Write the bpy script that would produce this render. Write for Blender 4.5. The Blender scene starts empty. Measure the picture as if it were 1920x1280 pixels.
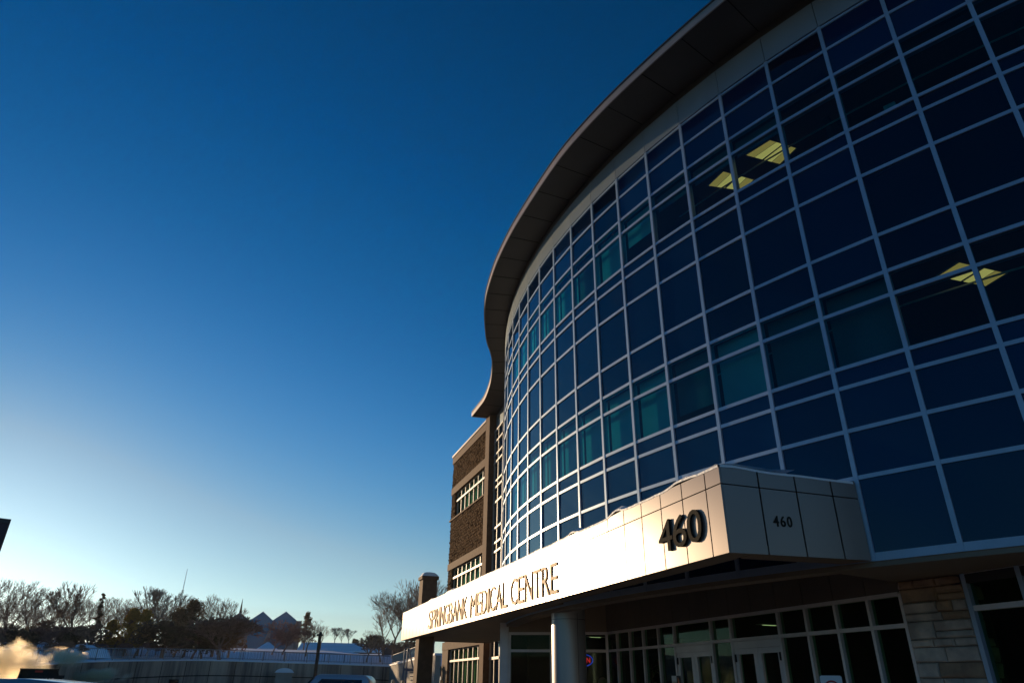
import bpy, bmesh, math, random
from mathutils import Vector, Matrix, noise
R = math.radians
sc = bpy.context.scene
col = sc.collection

# ------------------------------------------------------------------ camera
FPX, PITCH, ROLL = 1281.9, R(26.712), R(.758)
cp, sp = math.cos(PITCH), math.sin(PITCH)
FW = Vector((0, cp, sp)); U0 = Vector((0, -sp, cp)); R0 = Vector((1, 0, 0))
RC = math.cos(ROLL)*R0 + math.sin(ROLL)*U0
UC = math.cos(ROLL)*U0 - math.sin(ROLL)*R0
cd = bpy.data.cameras.new("camera"); cam = bpy.data.objects.new("camera", cd); col.objects.link(cam)
cd.sensor_width = 36; cd.lens = FPX/1920*36; cd.clip_end = 6000; cd.clip_start = .05
cam.matrix_world = Matrix(((RC.x, UC.x, -FW.x, 0), (RC.y, UC.y, -FW.y, 0), (RC.z, UC.z, -FW.z, 0), (0, 0, 0, 1)))
sc.camera = cam
GZ = -1.65                                            # ground level: the eye is the origin

def ray(x, y): return RC*(x-960) + UC*(640-y) + FW*FPX
def atd(x, y, D):
    d = ray(x, y); return d*(D/math.hypot(d.x, d.y))
def atz(x, y, z):
    d = ray(x, y); return d*(z/d.z)
def onplane(x, y, p0, n):
    d = ray(x, y); return d*(n.dot(p0)/n.dot(d))

# ------------------------------------------------------------------ light
SUN_AZ, SUN_EL = R(-38.6), R(8.5)
sc.view_settings.view_transform = 'Standard'; sc.view_settings.look = 'None'
sc.view_settings.exposure = 0.0; sc.view_settings.gamma = 1.0
w = bpy.data.worlds.new("World"); sc.world = w; w.use_nodes = True
nt = w.node_tree; nt.nodes.clear()
sky = nt.nodes.new('ShaderNodeTexSky'); sky.sky_type = 'NISHITA'; sky.sun_disc = False
sky.sun_elevation = SUN_EL; sky.sun_rotation = SUN_AZ
sky.air_density = 1.15; sky.dust_density = .14; sky.ozone_density = 4.5; sky.altitude = 200
hs = nt.nodes.new('ShaderNodeHueSaturation'); hs.inputs['Saturation'].default_value = 1.24; hs.inputs['Hue'].default_value = .479
gm = nt.nodes.new('ShaderNodeGamma'); gm.inputs['Gamma'].default_value = 1.56
bg = nt.nodes.new('ShaderNodeBackground'); bg.inputs['Strength'].default_value = .061
wo = nt.nodes.new('ShaderNodeOutputWorld')
nt.links.new(sky.outputs[0], hs.inputs['Color']); nt.links.new(hs.outputs[0], gm.inputs['Color'])
bw = nt.nodes.new('ShaderNodeRGBToBW'); mr = nt.nodes.new('ShaderNodeMapRange'); mr.inputs['From Min'].default_value = 1.2; mr.inputs['From Max'].default_value = 7; mr.inputs['To Max'].default_value = .6
cc_ = nt.nodes.new('ShaderNodeMix'); cc_.data_type = 'RGBA'; wt = nt.nodes.new('ShaderNodeVectorMath'); wt.operation = 'MULTIPLY'; wt.inputs[1].default_value = (1.0, 1.12, 1.16)
nt.links.new(gm.outputs[0], bw.inputs[0]); nt.links.new(bw.outputs[0], mr.inputs['Value']); nt.links.new(mr.outputs[0], cc_.inputs[0]); nt.links.new(gm.outputs[0], cc_.inputs[6])
nt.links.new(bw.outputs[0], wt.inputs[0]); nt.links.new(wt.outputs[0], cc_.inputs[7]); nt.links.new(cc_.outputs[2], bg.inputs['Color']); nt.links.new(bg.outputs[0], wo.inputs['Surface'])
sd = bpy.data.lights.new("sun", 'SUN'); sd.energy = 4.8; sd.angle = R(.5); sd.color = (1, .72, .43)
sun = bpy.data.objects.new("sun", sd); col.objects.link(sun)
SDIR = Vector((math.sin(SUN_AZ)*math.cos(SUN_EL), math.cos(SUN_AZ)*math.cos(SUN_EL), math.sin(SUN_EL)))
sun.rotation_euler = SDIR.to_track_quat('Z', 'Y').to_euler()
sc.render.engine = 'CYCLES'
try: sc.cycles.max_bounces = 8; sc.cycles.transparent_max_bounces = 16; sc.cycles.volume_bounces = 4
except Exception: pass

# ------------------------------------------------------------------ materials
def mat(name, base, rough=.6, metal=0., spec=.5, noise_amt=0., scale=4., bump=0., bscale=30., base2=None, coat=0., detail=6):
    m = bpy.data.materials.new(name); m.use_nodes = True
    n = m.node_tree.nodes; l = m.node_tree.links; p = n['Principled BSDF']
    p.inputs['Base Color'].default_value = (*base, 1); p.inputs['Roughness'].default_value = rough
    p.inputs['Metallic'].default_value = metal; p.inputs['Specular IOR Level'].default_value = spec
    p.inputs['Coat Weight'].default_value = coat
    tc = n.new('ShaderNodeTexCoord')
    if noise_amt or base2:
        t = n.new('ShaderNodeTexNoise'); t.inputs['Scale'].default_value = scale; t.inputs['Detail'].default_value = detail
        l.new(tc.outputs['Object'], t.inputs['Vector'])
        r = n.new('ShaderNodeValToRGB'); b2 = base2 or tuple(c*(1-noise_amt) for c in base)
        r.color_ramp.elements[0].position = .35; r.color_ramp.elements[1].position = .68
        r.color_ramp.elements[0].color = (*b2, 1); r.color_ramp.elements[1].color = (*base, 1)
        l.new(t.outputs[0], r.inputs[0]); l.new(r.outputs[0], p.inputs['Base Color'])
    if bump:
        t2 = n.new('ShaderNodeTexNoise'); t2.inputs['Scale'].default_value = bscale; t2.inputs['Detail'].default_value = 5
        l.new(tc.outputs['Object'], t2.inputs['Vector'])
        b = n.new('ShaderNodeBump'); b.inputs['Strength'].default_value = 1; b.inputs['Distance'].default_value = bump
        l.new(t2.outputs[0], b.inputs['Height']); l.new(b.outputs[0], p.inputs['Normal'])
    return m
def glass(name, tint, ior=1.5, wav=.002, dark=None, rough=.01, gloss=(.55, .72, .85)):
    """pane: tinted see-through plus a sharp sky reflection; dark -> opaque spandrel"""
    m = bpy.data.materials.new(name); m.use_nodes = True
    n = m.node_tree.nodes; l = m.node_tree.links; n.clear()
    o = n.new('ShaderNodeOutputMaterial'); mx = n.new('ShaderNodeMixShader'); fr = n.new('ShaderNodeFresnel')
    ge = n.new('ShaderNodeNewGeometry'); io = n.new('ShaderNodeMix'); io.data_type = 'FLOAT'
    io.inputs[2].default_value = ior; io.inputs[3].default_value = 1/ior      # same reflection from either side of the sheet
    l.new(ge.outputs['Backfacing'], io.inputs[0]); l.new(io.outputs[0], fr.inputs[0])
    g = n.new('ShaderNodeBsdfGlossy'); g.inputs['Roughness'].default_value = rough
    g.inputs['Color'].default_value = (*gloss, 1)
    if dark:
        t = n.new('ShaderNodeBsdfDiffuse'); oi = n.new('ShaderNodeObjectInfo'); mrr = n.new('ShaderNodeMapRange'); mrr.inputs['To Min'].default_value = .45; mrr.inputs['To Max'].default_value = 1.7
        vm = n.new('ShaderNodeVectorMath'); vm.operation = 'MULTIPLY'; vm.inputs[1].default_value = dark; l.new(oi.outputs['Random'], mrr.inputs['Value']); l.new(mrr.outputs[0], vm.inputs[0]); l.new(vm.outputs[0], t.inputs[0])
    else: t = n.new('ShaderNodeBsdfTransparent'); t.inputs[0].default_value = (*tint, 1)
    tc = n.new('ShaderNodeTexCoord'); ns = n.new('ShaderNodeTexNoise'); ns.inputs['Scale'].default_value = 1.1
    ns.inputs['Detail'].default_value = 1
    b = n.new('ShaderNodeBump'); b.inputs['Distance'].default_value = wav; b.inputs['Strength'].default_value = 1
    l.new(tc.outputs['Object'], ns.inputs['Vector']); l.new(ns.outputs[0], b.inputs['Height'])
    l.new(b.outputs[0], g.inputs['Normal']); l.new(b.outputs[0], fr.inputs['Normal'])
    l.new(fr.outputs[0], mx.inputs[0]); l.new(t.outputs[0], mx.inputs[1]); l.new(g.outputs[0], mx.inputs[2])
    l.new(mx.outputs[0], o.inputs[0]); return m
def emit(name, c, s):
    m = bpy.data.materials.new(name); m.use_nodes = True
    n = m.node_tree.nodes; l = m.node_tree.links; n.clear()
    o = n.new('ShaderNodeOutputMaterial'); e = n.new('ShaderNodeEmission')
    e.inputs[0].default_value = (*c, 1); e.inputs[1].default_value = s; l.new(e.outputs[0], o.inputs[0]); return m

M = dict(
 alu=mat('anodised_aluminium', (.40, .53, .68), .42, .3, noise_amt=.12, scale=3),
 alu_dim=mat('painted_aluminium', (.78, .75, .73), .5, .2, noise_amt=.1, scale=3),
 whiteframe=mat('white_window_frame', (.42, .40, .36), .5),
 frieze=mat('champagne_metal_panel', (.50, .60, .68), .26, .5, noise_amt=.1, scale=1.2),
 fascia=mat('satin_canopy_panel', (.215, .165, .148), .275, .3, noise_amt=.06, scale=.8),
 eave=mat('bronze_eave_panel', (.07, .062, .058), .5, .2, noise_amt=.2, scale=.8),
 eavetrim=mat('eave_trim', (.42, .36, .31), .45, .3, noise_amt=.1),
 joint=mat('dark_joint', (.006, .006, .006), .9, spec=0),
 soffit=mat('soffit_panel', (.26, .20, .14), .55, .1, noise_amt=.2, scale=1),
 wallpanel=mat('brown_wall_panel', (.16, .13, .105), .55, noise_amt=.2, scale=1.2),
 glass=glass('teal_vision_glass', (.09, .50, .57), wav=.004),
 glassg=glass('green_storefront_glass', (.30, .55, .36), gloss=(.17, .28, .24)),
 spandrel=glass('navy_spandrel_glass', None, dark=(.001, .013, .050), gloss=(.7, .92, 1.0), wav=.004),
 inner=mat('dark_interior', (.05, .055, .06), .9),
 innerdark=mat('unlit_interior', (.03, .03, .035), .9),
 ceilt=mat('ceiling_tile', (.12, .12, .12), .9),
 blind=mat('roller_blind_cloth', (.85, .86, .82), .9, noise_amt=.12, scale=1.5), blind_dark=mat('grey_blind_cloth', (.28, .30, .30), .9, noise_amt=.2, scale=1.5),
 troffer=emit('troffer_light', (1, .19, .045), 2.9), troffer_dim=emit('troffer_inner_light', (1, .17, .035), 1.7),
 lamp=emit('small_lamp_light', (1, .85, .5), .9),
 brown=mat('brown_precast', (.20, .115, .07), .8, spec=.12, noise_amt=.25, scale=6, bump=.004),
 splitface=mat('split_face_block', (.16, .085, .04), .95, spec=.04, noise_amt=.5, scale=9, bump=.012, bscale=22),
 coping=mat('pale_coping', (.32, .27, .22), .5),
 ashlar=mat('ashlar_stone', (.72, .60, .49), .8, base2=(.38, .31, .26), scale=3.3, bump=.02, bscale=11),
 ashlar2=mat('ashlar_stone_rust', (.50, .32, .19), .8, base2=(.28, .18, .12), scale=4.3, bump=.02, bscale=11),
 mortar=mat('mortar', (.08, .07, .06), .95),
 letter=mat('dark_bronze_letter', (.03, .027, .022), .85, .0, spec=.08),
 signletter=mat('brushed_bronze_letter', (.60, .36, .17), .6, .0, spec=.2),
 steelcol=mat('brushed_column_cladding', (.50, .48, .47), .36, .5, noise_amt=.06, scale=2),
 snow=mat('snow', (.82, .84, .88), .6, bump=.03, bscale=7),
 concrete=mat('stained_concrete', (.42, .38, .34), .85, base2=(.18, .17, .165), scale=.35, bump=.01, bscale=10),
 concrete2=mat('pale_concrete', (.42, .36, .29), .85, noise_amt=.3, scale=.6),
 asphalt=mat('asphalt', (.05, .05, .055), .85, base2=(.12, .125, .13), scale=.25, bump=.01),
 rail=mat('galvanised_rail', (.30, .29, .28), .5, .4),
 darkrail=mat('dark_painted_rail', (.05, .06, .08), .5, .3),
 bluesteel=mat('blue_grey_steel', (.12, .15, .22), .5, .3),
 bark=mat('bark', (.32, .20, .13), .9, noise_amt=.4, scale=2),
 barkred=mat('reddish_twig', (.34, .19, .14), .9, noise_amt=.4, scale=2),
 barkpale=mat('pale_twig', (.26, .22, .18), .9, noise_amt=.3, scale=2),
 leafolive=mat('olive_needles', (.60, .36, .05), .8, base2=(.34, .22, .04), scale=1.2),
 leafdark=mat('dark_needles', (.14, .11, .05), .8, base2=(.16, .10, .06), scale=1.2),
 leafbrown=mat('withered_leaves', (.28, .13, .05), .8, base2=(.14, .07, .03), scale=1.2),
 copper=mat('teal_standing_seam', (.03, .17, .29), .5, .1, noise_amt=.2, scale=.3),
 churchbrown=mat('church_brick', (.28, .21, .19), .85, noise_amt=.3, scale=.5),
 housewall=mat('house_wall', (.10, .09, .09), .85),
 pole=mat('timber_pole', (.10, .07, .045), .85, noise_amt=.4, scale=3),
 carpaint=mat('silver_paint', (.42, .45, .48), .28, .6, coat=.5),
 cardark=mat('dark_plastic', (.02, .02, .022), .6),
 carglass=glass('car_glass', None, dark=(.004, .005, .007)),
 tyre=mat('rubber', (.02, .02, .02), .85),
 bin=mat('dark_green_steel', (.008, .022, .022), .5, .3, noise_amt=.3),
 white=mat('white_paint', (.78, .77, .74), .5),
 red=mat('red_paint', (.5, .02, .02), .5),
 yellow=mat('cream_post_paint', (.62, .52, .33), .5),
 tower=mat('tower_cladding', (.10, .075, .085), .8, noise_amt=.2),
 neonred=emit('neon_red', (1, .02, .03), 1.6), neonblue=emit('neon_blue', (.03, .06, 1), .9),
 green=mat('green_decal', (.03, .22, .05), .5), decal=mat('grey_decal', (.5, .48, .46), .6), orange=mat('orange_paint', (.75, .18, .02), .5),
 leafgreen=mat('house_plant_leaf', (.09, .22, .05), .6), teal=mat('teal_card', (.12, .5, .42), .6),
)

for k_ in ('leafolive', 'leafdark', 'leafbrown', 'leafgreen'):       # leaves let light through
    n_ = M[k_].node_tree.nodes; l_ = M[k_].node_tree.links; p_ = n_['Principled BSDF']; tr_ = n_.new('ShaderNodeBsdfTranslucent'); mx_ = n_.new('ShaderNodeMixShader')
    mx_.inputs[0].default_value = .45; src = p_.inputs['Base Color'].links[0].from_socket if p_.inputs['Base Color'].links else None
    if src: l_.new(src, tr_.inputs['Color'])
    else: tr_.inputs['Color'].default_value = p_.inputs['Base Color'].default_value
    l_.new(p_.outputs[0], mx_.inputs[1]); l_.new(tr_.outputs[0], mx_.inputs[2]); l_.new(mx_.outputs[0], n_['Material Output'].inputs['Surface'])
def stained(name, a, b, c):
    m = mat(name, a, .88, bump=.01, bscale=9); n = m.node_tree.nodes; l = m.node_tree.links; p = n['Principled BSDF']
    tc = n.new('ShaderNodeTexCoord'); mp = n.new('ShaderNodeMapping'); mp.inputs['Scale'].default_value = (1, 1, .09); l.new(tc.outputs['Object'], mp.inputs['Vector'])
    t = n.new('ShaderNodeTexNoise'); t.inputs['Scale'].default_value = .9; t.inputs['Detail'].default_value = 6; t.inputs['Roughness'].default_value = .65; l.new(mp.outputs[0], t.inputs['Vector'])
    r = n.new('ShaderNodeValToRGB'); e = r.color_ramp.elements; e[0].position = .36; e[0].color = (*c, 1); e[1].position = .62; e[1].color = (*a, 1); k = e.new(.5); k.color = (*b, 1)
    l.new(t.outputs[0], r.inputs[0]); l.new(r.outputs[0], p.inputs['Base Color']); return m
M['concrete'] = stained('stained_concrete', (.46, .34, .25), (.33, .25, .19), (.12, .095, .08))

# ------------------------------------------------------------------ helpers
def rootloc(p):
    v = Vector((0, 0, 0))
    while p is not None: v = v + p.location; p = p.parent
    return v
class MB:
    def __init__(s): s.v = []; s.f = []; s.mi = []
    def face(s, pts, mi=0):
        i = len(s.v); s.v += [tuple(p) for p in pts]; s.f.append(tuple(range(i, i+len(pts)))); s.mi.append(mi)
    def hexa(s, b, t, mi=0):               # two quads, same winding
        i = len(s.v); s.v += [tuple(p) for p in b]+[tuple(p) for p in t]; n = len(b)
        s.f.append(tuple(i+n-1-k for k in range(n))); s.f.append(tuple(i+n+k for k in range(n)))
        for k in range(n): s.f.append((i+k, i+(k+1) % n, i+n+(k+1) % n, i+n+k))
        s.mi += [mi]*(n+2)
    def box(s, x0, x1, y0, y1, z0, z1, mi=0):
        s.hexa([(x0, y0, z0), (x1, y0, z0), (x1, y1, z0), (x0, y1, z0)], [(x0, y0, z1), (x1, y0, z1), (x1, y1, z1), (x0, y1, z1)], mi)
    def obox(s, o, u, n, a0, a1, b0, b1, z0, z1, mi=0):   # u along, n across, horizontal
        q = [o+u*a0+n*b0, o+u*a1+n*b0, o+u*a1+n*b1, o+u*a0+n*b1]
        if u.cross(n).z < 0: q.reverse()
        s.hexa([(p.x, p.y, z0) for p in q], [(p.x, p.y, z1) for p in q], mi)
    def prism(s, poly, z0, z1, mi=0):
        a = sum(poly[i][0]*poly[(i+1) % len(poly)][1]-poly[(i+1) % len(poly)][0]*poly[i][1] for i in range(len(poly)))
        q = list(poly) if a > 0 else list(reversed(poly))
        s.hexa([(p[0], p[1], z0) for p in q], [(p[0], p[1], z1) for p in q], mi)
    def tube(s, p, q, r0, r1, n=6, cap=True, mi=0):
        p = Vector(p); q = Vector(q); d = (q-p)
        if d.length < 1e-6: return
        d.normalize(); a = d.orthogonal().normalized(); b = d.cross(a); i = len(s.v)
        for c, r in ((p, r0), (q, r1)):
            for k in range(n):
                t = 2*math.pi*k/n; s.v.append(tuple(c+a*(math.cos(t)*r)+b*(math.sin(t)*r)))
        for k in range(n): s.f.append((i+k, i+(k+1) % n, i+n+(k+1) % n, i+n+k)); s.mi.append(mi)
        if cap: s.f.append(tuple(i+n-1-k for k in range(n))); s.f.append(tuple(i+n+k for k in range(n))); s.mi += [mi, mi]
    def build(s, name, mats, parent=None, smooth=False):
        me = bpy.data.meshes.new(name); o = bpy.data.objects.new(name, me); col.objects.link(o)
        off = rootloc(parent) if parent is not None else Vector((0, 0, 0))
        me.from_pydata([(x-off.x, y-off.y, z-off.z) for x, y, z in s.v], [], s.f)
        for m in (mats if isinstance(mats, (list, tuple)) else [mats]): me.materials.append(m)
        me.polygons.foreach_set('material_index', s.mi)
        if smooth: me.polygons.foreach_set('use_smooth', [True]*len(s.f))
        me.update()
        if parent is not None: o.parent = parent
        return o
def tag(o, label=None, cat=None, group=None, kind=None):
    if label: o['label'] = label
    if cat: o['category'] = cat
    if group: o['group'] = group
    if kind: o['kind'] = kind
    return o
def empty(name, loc=(0, 0, 0), label=None, cat=None, group=None):
    o = bpy.data.objects.new(name, None); col.objects.link(o); o.location = loc; o.empty_display_size = .2
    return tag(o, label, cat, group)
def copy_tree(o, parent=None):
    c = o.copy(); col.objects.link(c); c.parent = parent
    for ch in list(o.children): copy_tree(ch, c)
    return c
def V(x, y, z=0.): return Vector((x, y, z))
def textmesh(s, size, extrude, offset=0.):
    cu = bpy.data.curves.new('t', 'FONT'); cu.body = s; cu.size = size; cu.extrude = extrude; cu.offset = offset
    cu.resolution_u = 4
    o = bpy.data.objects.new('t', cu); col.objects.link(o); dg = bpy.context.evaluated_depsgraph_get()
    me = bpy.data.meshes.new_from_object(o.evaluated_get(dg)); bpy.data.objects.remove(o); bpy.data.curves.remove(cu)
    vs = [v.co.copy() for v in me.vertices]; fs = [tuple(p.vertices) for p in me.polygons]; bpy.data.meshes.remove(me)
    return vs, fs
def place_text(name, s, org, u, up, nrm, width, height, depth, m, parent, bold=.0, lift=.0):
    """text fitted to width x height (metres) on the plane org,u,up; returns object"""
    vs, fs = textmesh(s, 1., .5, bold)
    x0 = min(v.x for v in vs); x1 = max(v.x for v in vs); y0 = min(v.y for v in vs); y1 = max(v.y for v in vs)
    mb = MB()
    for v in vs:
        mb.v.append(tuple(org+u*((v.x-x0)/(x1-x0)*width)+up*((v.y-y0)/(y1-y0)*height)+nrm*(lift+(v.z+.5)*depth)))
    mb.f = fs; mb.mi = [0]*len(fs)
    return mb.build(name, m, parent)
Z3 = V(0, 0, 1)
rnd = random.Random(7)

# ------------------------------------------------------------------ setting: ground
g = MB(); g.face([(-1500, -400, GZ), (1500, -400, GZ), (1500, 3000, GZ), (-1500, 3000, GZ)])
tag(g.build('ground', M['asphalt']), 'slush-streaked asphalt car park in front of the medical building', kind='structure')

# retaining wall path (pixel column, top row, distance)
WP = [atd(x, y, D) for x, y, D in [(-260, 1262, 48), (-40, 1252, 58), (58, 1245, 64), (156, 1238.5, 72), (283, 1236, 80), (396, 1236, 86), (517, 1239.5, 88), (640, 1243.5, 88), (731, 1247, 88)]]
def densify(P, n):
    out = []
    for i in range(len(P)-1):
        a = P[max(i-1, 0)]; b = P[i]; c = P[i+1]; d = P[min(i+2, len(P)-1)]
        for k in range(n):
            t = k/n
            out.append(.5*((2*b)+(c-a)*t+(2*a-5*b+4*c-d)*t*t+(3*b-a-3*c+d)*t**3))
    out.append(P[-1]); return out
WD = densify(WP, 5)
def outward(P, i):
    a = P[max(i-1, 0)]; b = P[min(i+1, len(P)-1)]; d = V(b.x-a.x, b.y-a.y).normalized(); return V(-d.y, d.x)
# embankment terrain behind the wall
em = MB(); rows = [(0.45, -.02), (9, .0), (11, .6), (16, 1.6), (24, 2.1), (60, 2.6), (140, 3.), (420, 3.)]
grid = []
WX = WD + [V(WD[-1].x+14, WD[-1].y-6, WD[-1].z), V(WD[-1].x+60, WD[-1].y-10, WD[-1].z), V(WD[-1].x+200, WD[-1].y, WD[-1].z)]
for i, p in enumerate(WX):
    n = outward(WX, i) if i < len(WD) else V(0, 1)
    grid.append([V(p.x+n.x*b, p.y+n.y*b, p.z+z+(.25*noise.noise(V(p.x*.2, b*.2, 3)) if b > 10 else 0)) for b, z in rows])
for i in range(len(grid)-1):
    for j in range(len(rows)-1): em.face([grid[i][j], grid[i+1][j], grid[i+1][j+1], grid[i][j+1]])
tag(em.build('snowy_embankment', M['snow'], smooth=True), 'snow-covered raised ground behind the concrete wall', kind='structure')

wall = empty('retaining_wall', (WD[20].x, WD[20].y, GZ), 'long stained grey concrete retaining wall curving across the far side of the car park', 'wall')
mb = MB(); mc = MB(); ml = MB()
for i in range(len(WD)-1):
    a, b = WD[i], WD[i+1]; na, nb = outward(WD, i), outward(WD, i+1)
    def q(p, n, o, z): return (p.x+n.x*o, p.y+n.y*o, z)
    mb.hexa([q(a, na, 0, GZ), q(b, nb, 0, GZ), q(b, nb, .5, GZ), q(a, na, .5, GZ)], [q(a, na, 0, a.z-.12), q(b, nb, 0, b.z-.12), q(b, nb, .5, b.z-.12), q(a, na, .5, a.z-.12)])
    mc.hexa([q(a, na, -.08, a.z-.12), q(b, nb, -.08, b.z-.12), q(b, nb, .55, b.z-.12), q(a, na, .55, a.z-.12)], [q(a, na, -.08, a.z), q(b, nb, -.08, b.z), q(b, nb, .55, b.z), q(a, na, .55, a.z)])
    for dz in (1.55, 2.35): ml.hexa([q(a, na, -.03, a.z-dz), q(b, nb, -.03, b.z-dz), q(b, nb, .01, b.z-dz), q(a, na, .01, a.z-dz)], [q(a, na, -.03, a.z-dz+.09), q(b, nb, -.03, b.z-dz+.09), q(b, nb, .01, b.z-dz+.09), q(a, na, .01, a.z-dz+.09)])
for i in range(1, len(WD)-1):
    a = WD[i]; b = WD[i+1]; u_ = V(b.x-a.x, b.y-a.y).normalized(); ml.obox(V(a.x, a.y), u_, V(-u_.y, u_.x), -.025, .025, -.015, .01, GZ, a.z-.14) if i % 2 else None
    
mb.build('wall_face', M['concrete'], wall); mc.build('snow_cap', M['snow'], wall); ml.build('joint_groove', M['joint'], wall)
# buttress with a snow cap
for (x0, x1) in ((517, 548),):
    a = atd(x0, 1264, 86.4); b = atd(x1, 1264, 86.4); d = (b-a); d.z = 0; L = d.length; d.normalize(); n = V(-d.y, d.x)
    m1 = MB(); m1.obox(V(a.x, a.y), d, n, 0, L, 0, 2., GZ, a.z+.2); bt = m1.build('buttress', M['concrete2'], wall)
    m2 = MB(); k = 10
    for i in range(k):
        for j in range(4):
            def hp(i, j):
                s_, t_ = i/k, j/4; h = .45*(math.sin(math.pi*s_)**.5)*(1-t_*.3)+.02
                p = V(a.x, a.y)+d*(-.15+(L+.3)*s_)+n*(-.12+2.1*t_); return (p.x, p.y, a.z+.205+h)
            m2.face([hp(i, j), hp(i+1, j), hp(i+1, j+1), hp(i, j+1)])
        def e(i, z): p = V(a.x, a.y)+d*(-.15+(L+.3)*i/k)+n*(-.12); return (p.x, p.y, z)
        m2.face([e(i, a.z+.205), e(i+1, a.z+.205), hp(i+1, 0), hp(i, 0)])
    m2.build('snow_cap', M['snow'], bt)
# dark opening low in the wall
a = atd(316, 1272.5, 82.5); b = atd(336, 1272.5, 82.7)
m1 = MB(); d = b-a; d.z = 0; L = d.length; d.normalize(); m1.obox(V(a.x, a.y), d, V(-d.y, d.x), 0, L, 0, 3, GZ, a.z); m1.build('dark_recess', M['joint'], wall)

def fence(P, h, name, label, m, off, cat='railing', dense=.28, post=2.4, z0=.02, capr=.035):
    P = [V(p.x+outward(P, i).x*off, p.y+outward(P, i).y*off, p.z+z0) for i, p in enumerate(P)]
    root = empty(name, P[len(P)//2], label, cat)
    top = MB(); bal = MB(); acc = 0; accp = 0; posts = []
    for i in range(len(P)-1):
        a, b = P[i], P[i+1]; top.tube(a+Z3*h, b+Z3*h, capr, capr, 5); top.tube(a+Z3*.12, b+Z3*.12, capr*.7, capr*.7, 4)
        L = (b-a).length; t = -acc
        while t+dense < L:
            t += dense; p = a+(b-a)*(t/L); bal.tube(p+Z3*.12, p+Z3*h, .014, .014, 3, cap=False)
        acc = (L-t)
        t = -accp
        while t+post < L: t += post; posts.append(a+(b-a)*(t/L))
        accp = L-t
    top.build('handrail', m, root); bal.build('baluster_infill', m, root)
    for p in posts[:100]:
        pm = MB(); pm.tube(p, p+Z3*(h+.05), .045, .045, 5); pm.build('post', m, root)
    return root
fence(WD, .95, 'bridge_railing', 'pale galvanised railing along the snowy top edge of the concrete wall', M['rail'], .3)
fence([p for p in WD if p.x > -40], 1.0, 'road_railing', 'darker second railing on the far side of the raised road', M['darkrail'], 8.5, z0=.3, dense=.35)

# side wall coming towards the building, lit by the sun, with its railing
S0 = WD[-1]; S1 = atd(795, 1230, 60)
side = empty('ramp_wall', ((S0.x+S1.x)/2, (S0.y+S1.y)/2, GZ), 'sunlit concrete ramp wall running from the long wall to the stone pillar', 'wall')
d = V(S1.x-S0.x, S1.y-S0.y); L = d.length; d.normalize(); n = V(d.y, -d.x)
if n.x < 0: n = -n
mb = MB(); mb.obox(V(S0.x, S0.y), d, n, -.2, L+6, 0, .4, GZ, S1.z-.1); mb.build('wall_face', M['concrete2'], side)
mb = MB(); mb.obox(V(S0.x, S0.y), d, n, -.2, L+6, -.06, .46, S1.z-.1, S1.z+.04); mb.build('wall_coping', M['snow'], side)
SP = [V(S0.x, S0.y, S1.z+.03)+d*(L*t/8) + n*.2 for t in range(10)]
fence(SP, .95, 'ramp_railing', 'sunlit railing on top of the ramp wall behind the stone pillar', M['rail'], 0, dense=.22)

# steel stair beside the ramp wall
ss = empty('steel_stair', atd(770, 1290, 44), 'blue-grey steel stair with a slanting pale handrail left of the stone pillar', 'stair')
q1 = atd(760, 1214, 44); q2 = atd(766, 1213, 44); q3 = atd(782, 1284, 44)
mb = MB()
for x in (759.5, 765): p = atd(x, 1215, 44); mb.tube((p.x, p.y, GZ), p, .045, .045, 6)
mb.build('post', M['bluesteel'], ss)
mb = MB(); mb.tube(q1, q2, .04, .04, 6); mb.tube(q2, q3, .05, .05, 6); mb.build('handrail', M['rail'], ss)
mb = MB()
a = atd(758, 1237, 44.2); b = atd(790, 1250, 44.2)
for zz in (1252,):
    p = atd(757, zz, 44.2); r_ = atd(792, zz, 44.2); mb.obox(V(p.x, p.y), (V(r_.x, r_.y)-V(p.x, p.y)).normalized(), V(0, 1), 0, (V(r_.x, r_.y)-V(p.x, p.y)).length, 0, 1.4, p.z-.12, p.z)
mb.build('landing', M['bluesteel'], ss)
mb = MB(); p = atd(768, 1252, 44.3)
for k in range(9): mb.box(p.x+k*.05, p.x+.55+k*.05, p.y, p.y+.9, p.z-.2*(k+1)-.04, p.z-.2*(k+1)+.0)
mb.build('stair_tread', M['bluesteel'], ss)
for i, (x, l) in enumerate([(737, 'farthest left, below the ramp wall'), (755.5, 'beside the foot of the steel stair'), (791, 'in front of the sunlit edge of the stone pillar'), (827.5, 'right of the stone pillar, before the low window')]):
    p = atd(x, 1273 if i < 1 or i > 1 else 1274, 33)
    mb = MB(); mb.tube((p.x, p.y, GZ), (p.x, p.y, p.z-.05), .07, .07, 10); mb.tube((p.x, p.y, p.z-.05), (p.x, p.y, p.z), .07, .035, 10)
    tag(mb.build('bollard', M['yellow']), 'cream pipe bollard '+l, 'bollard', 'cream bollards by the stair')

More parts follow.
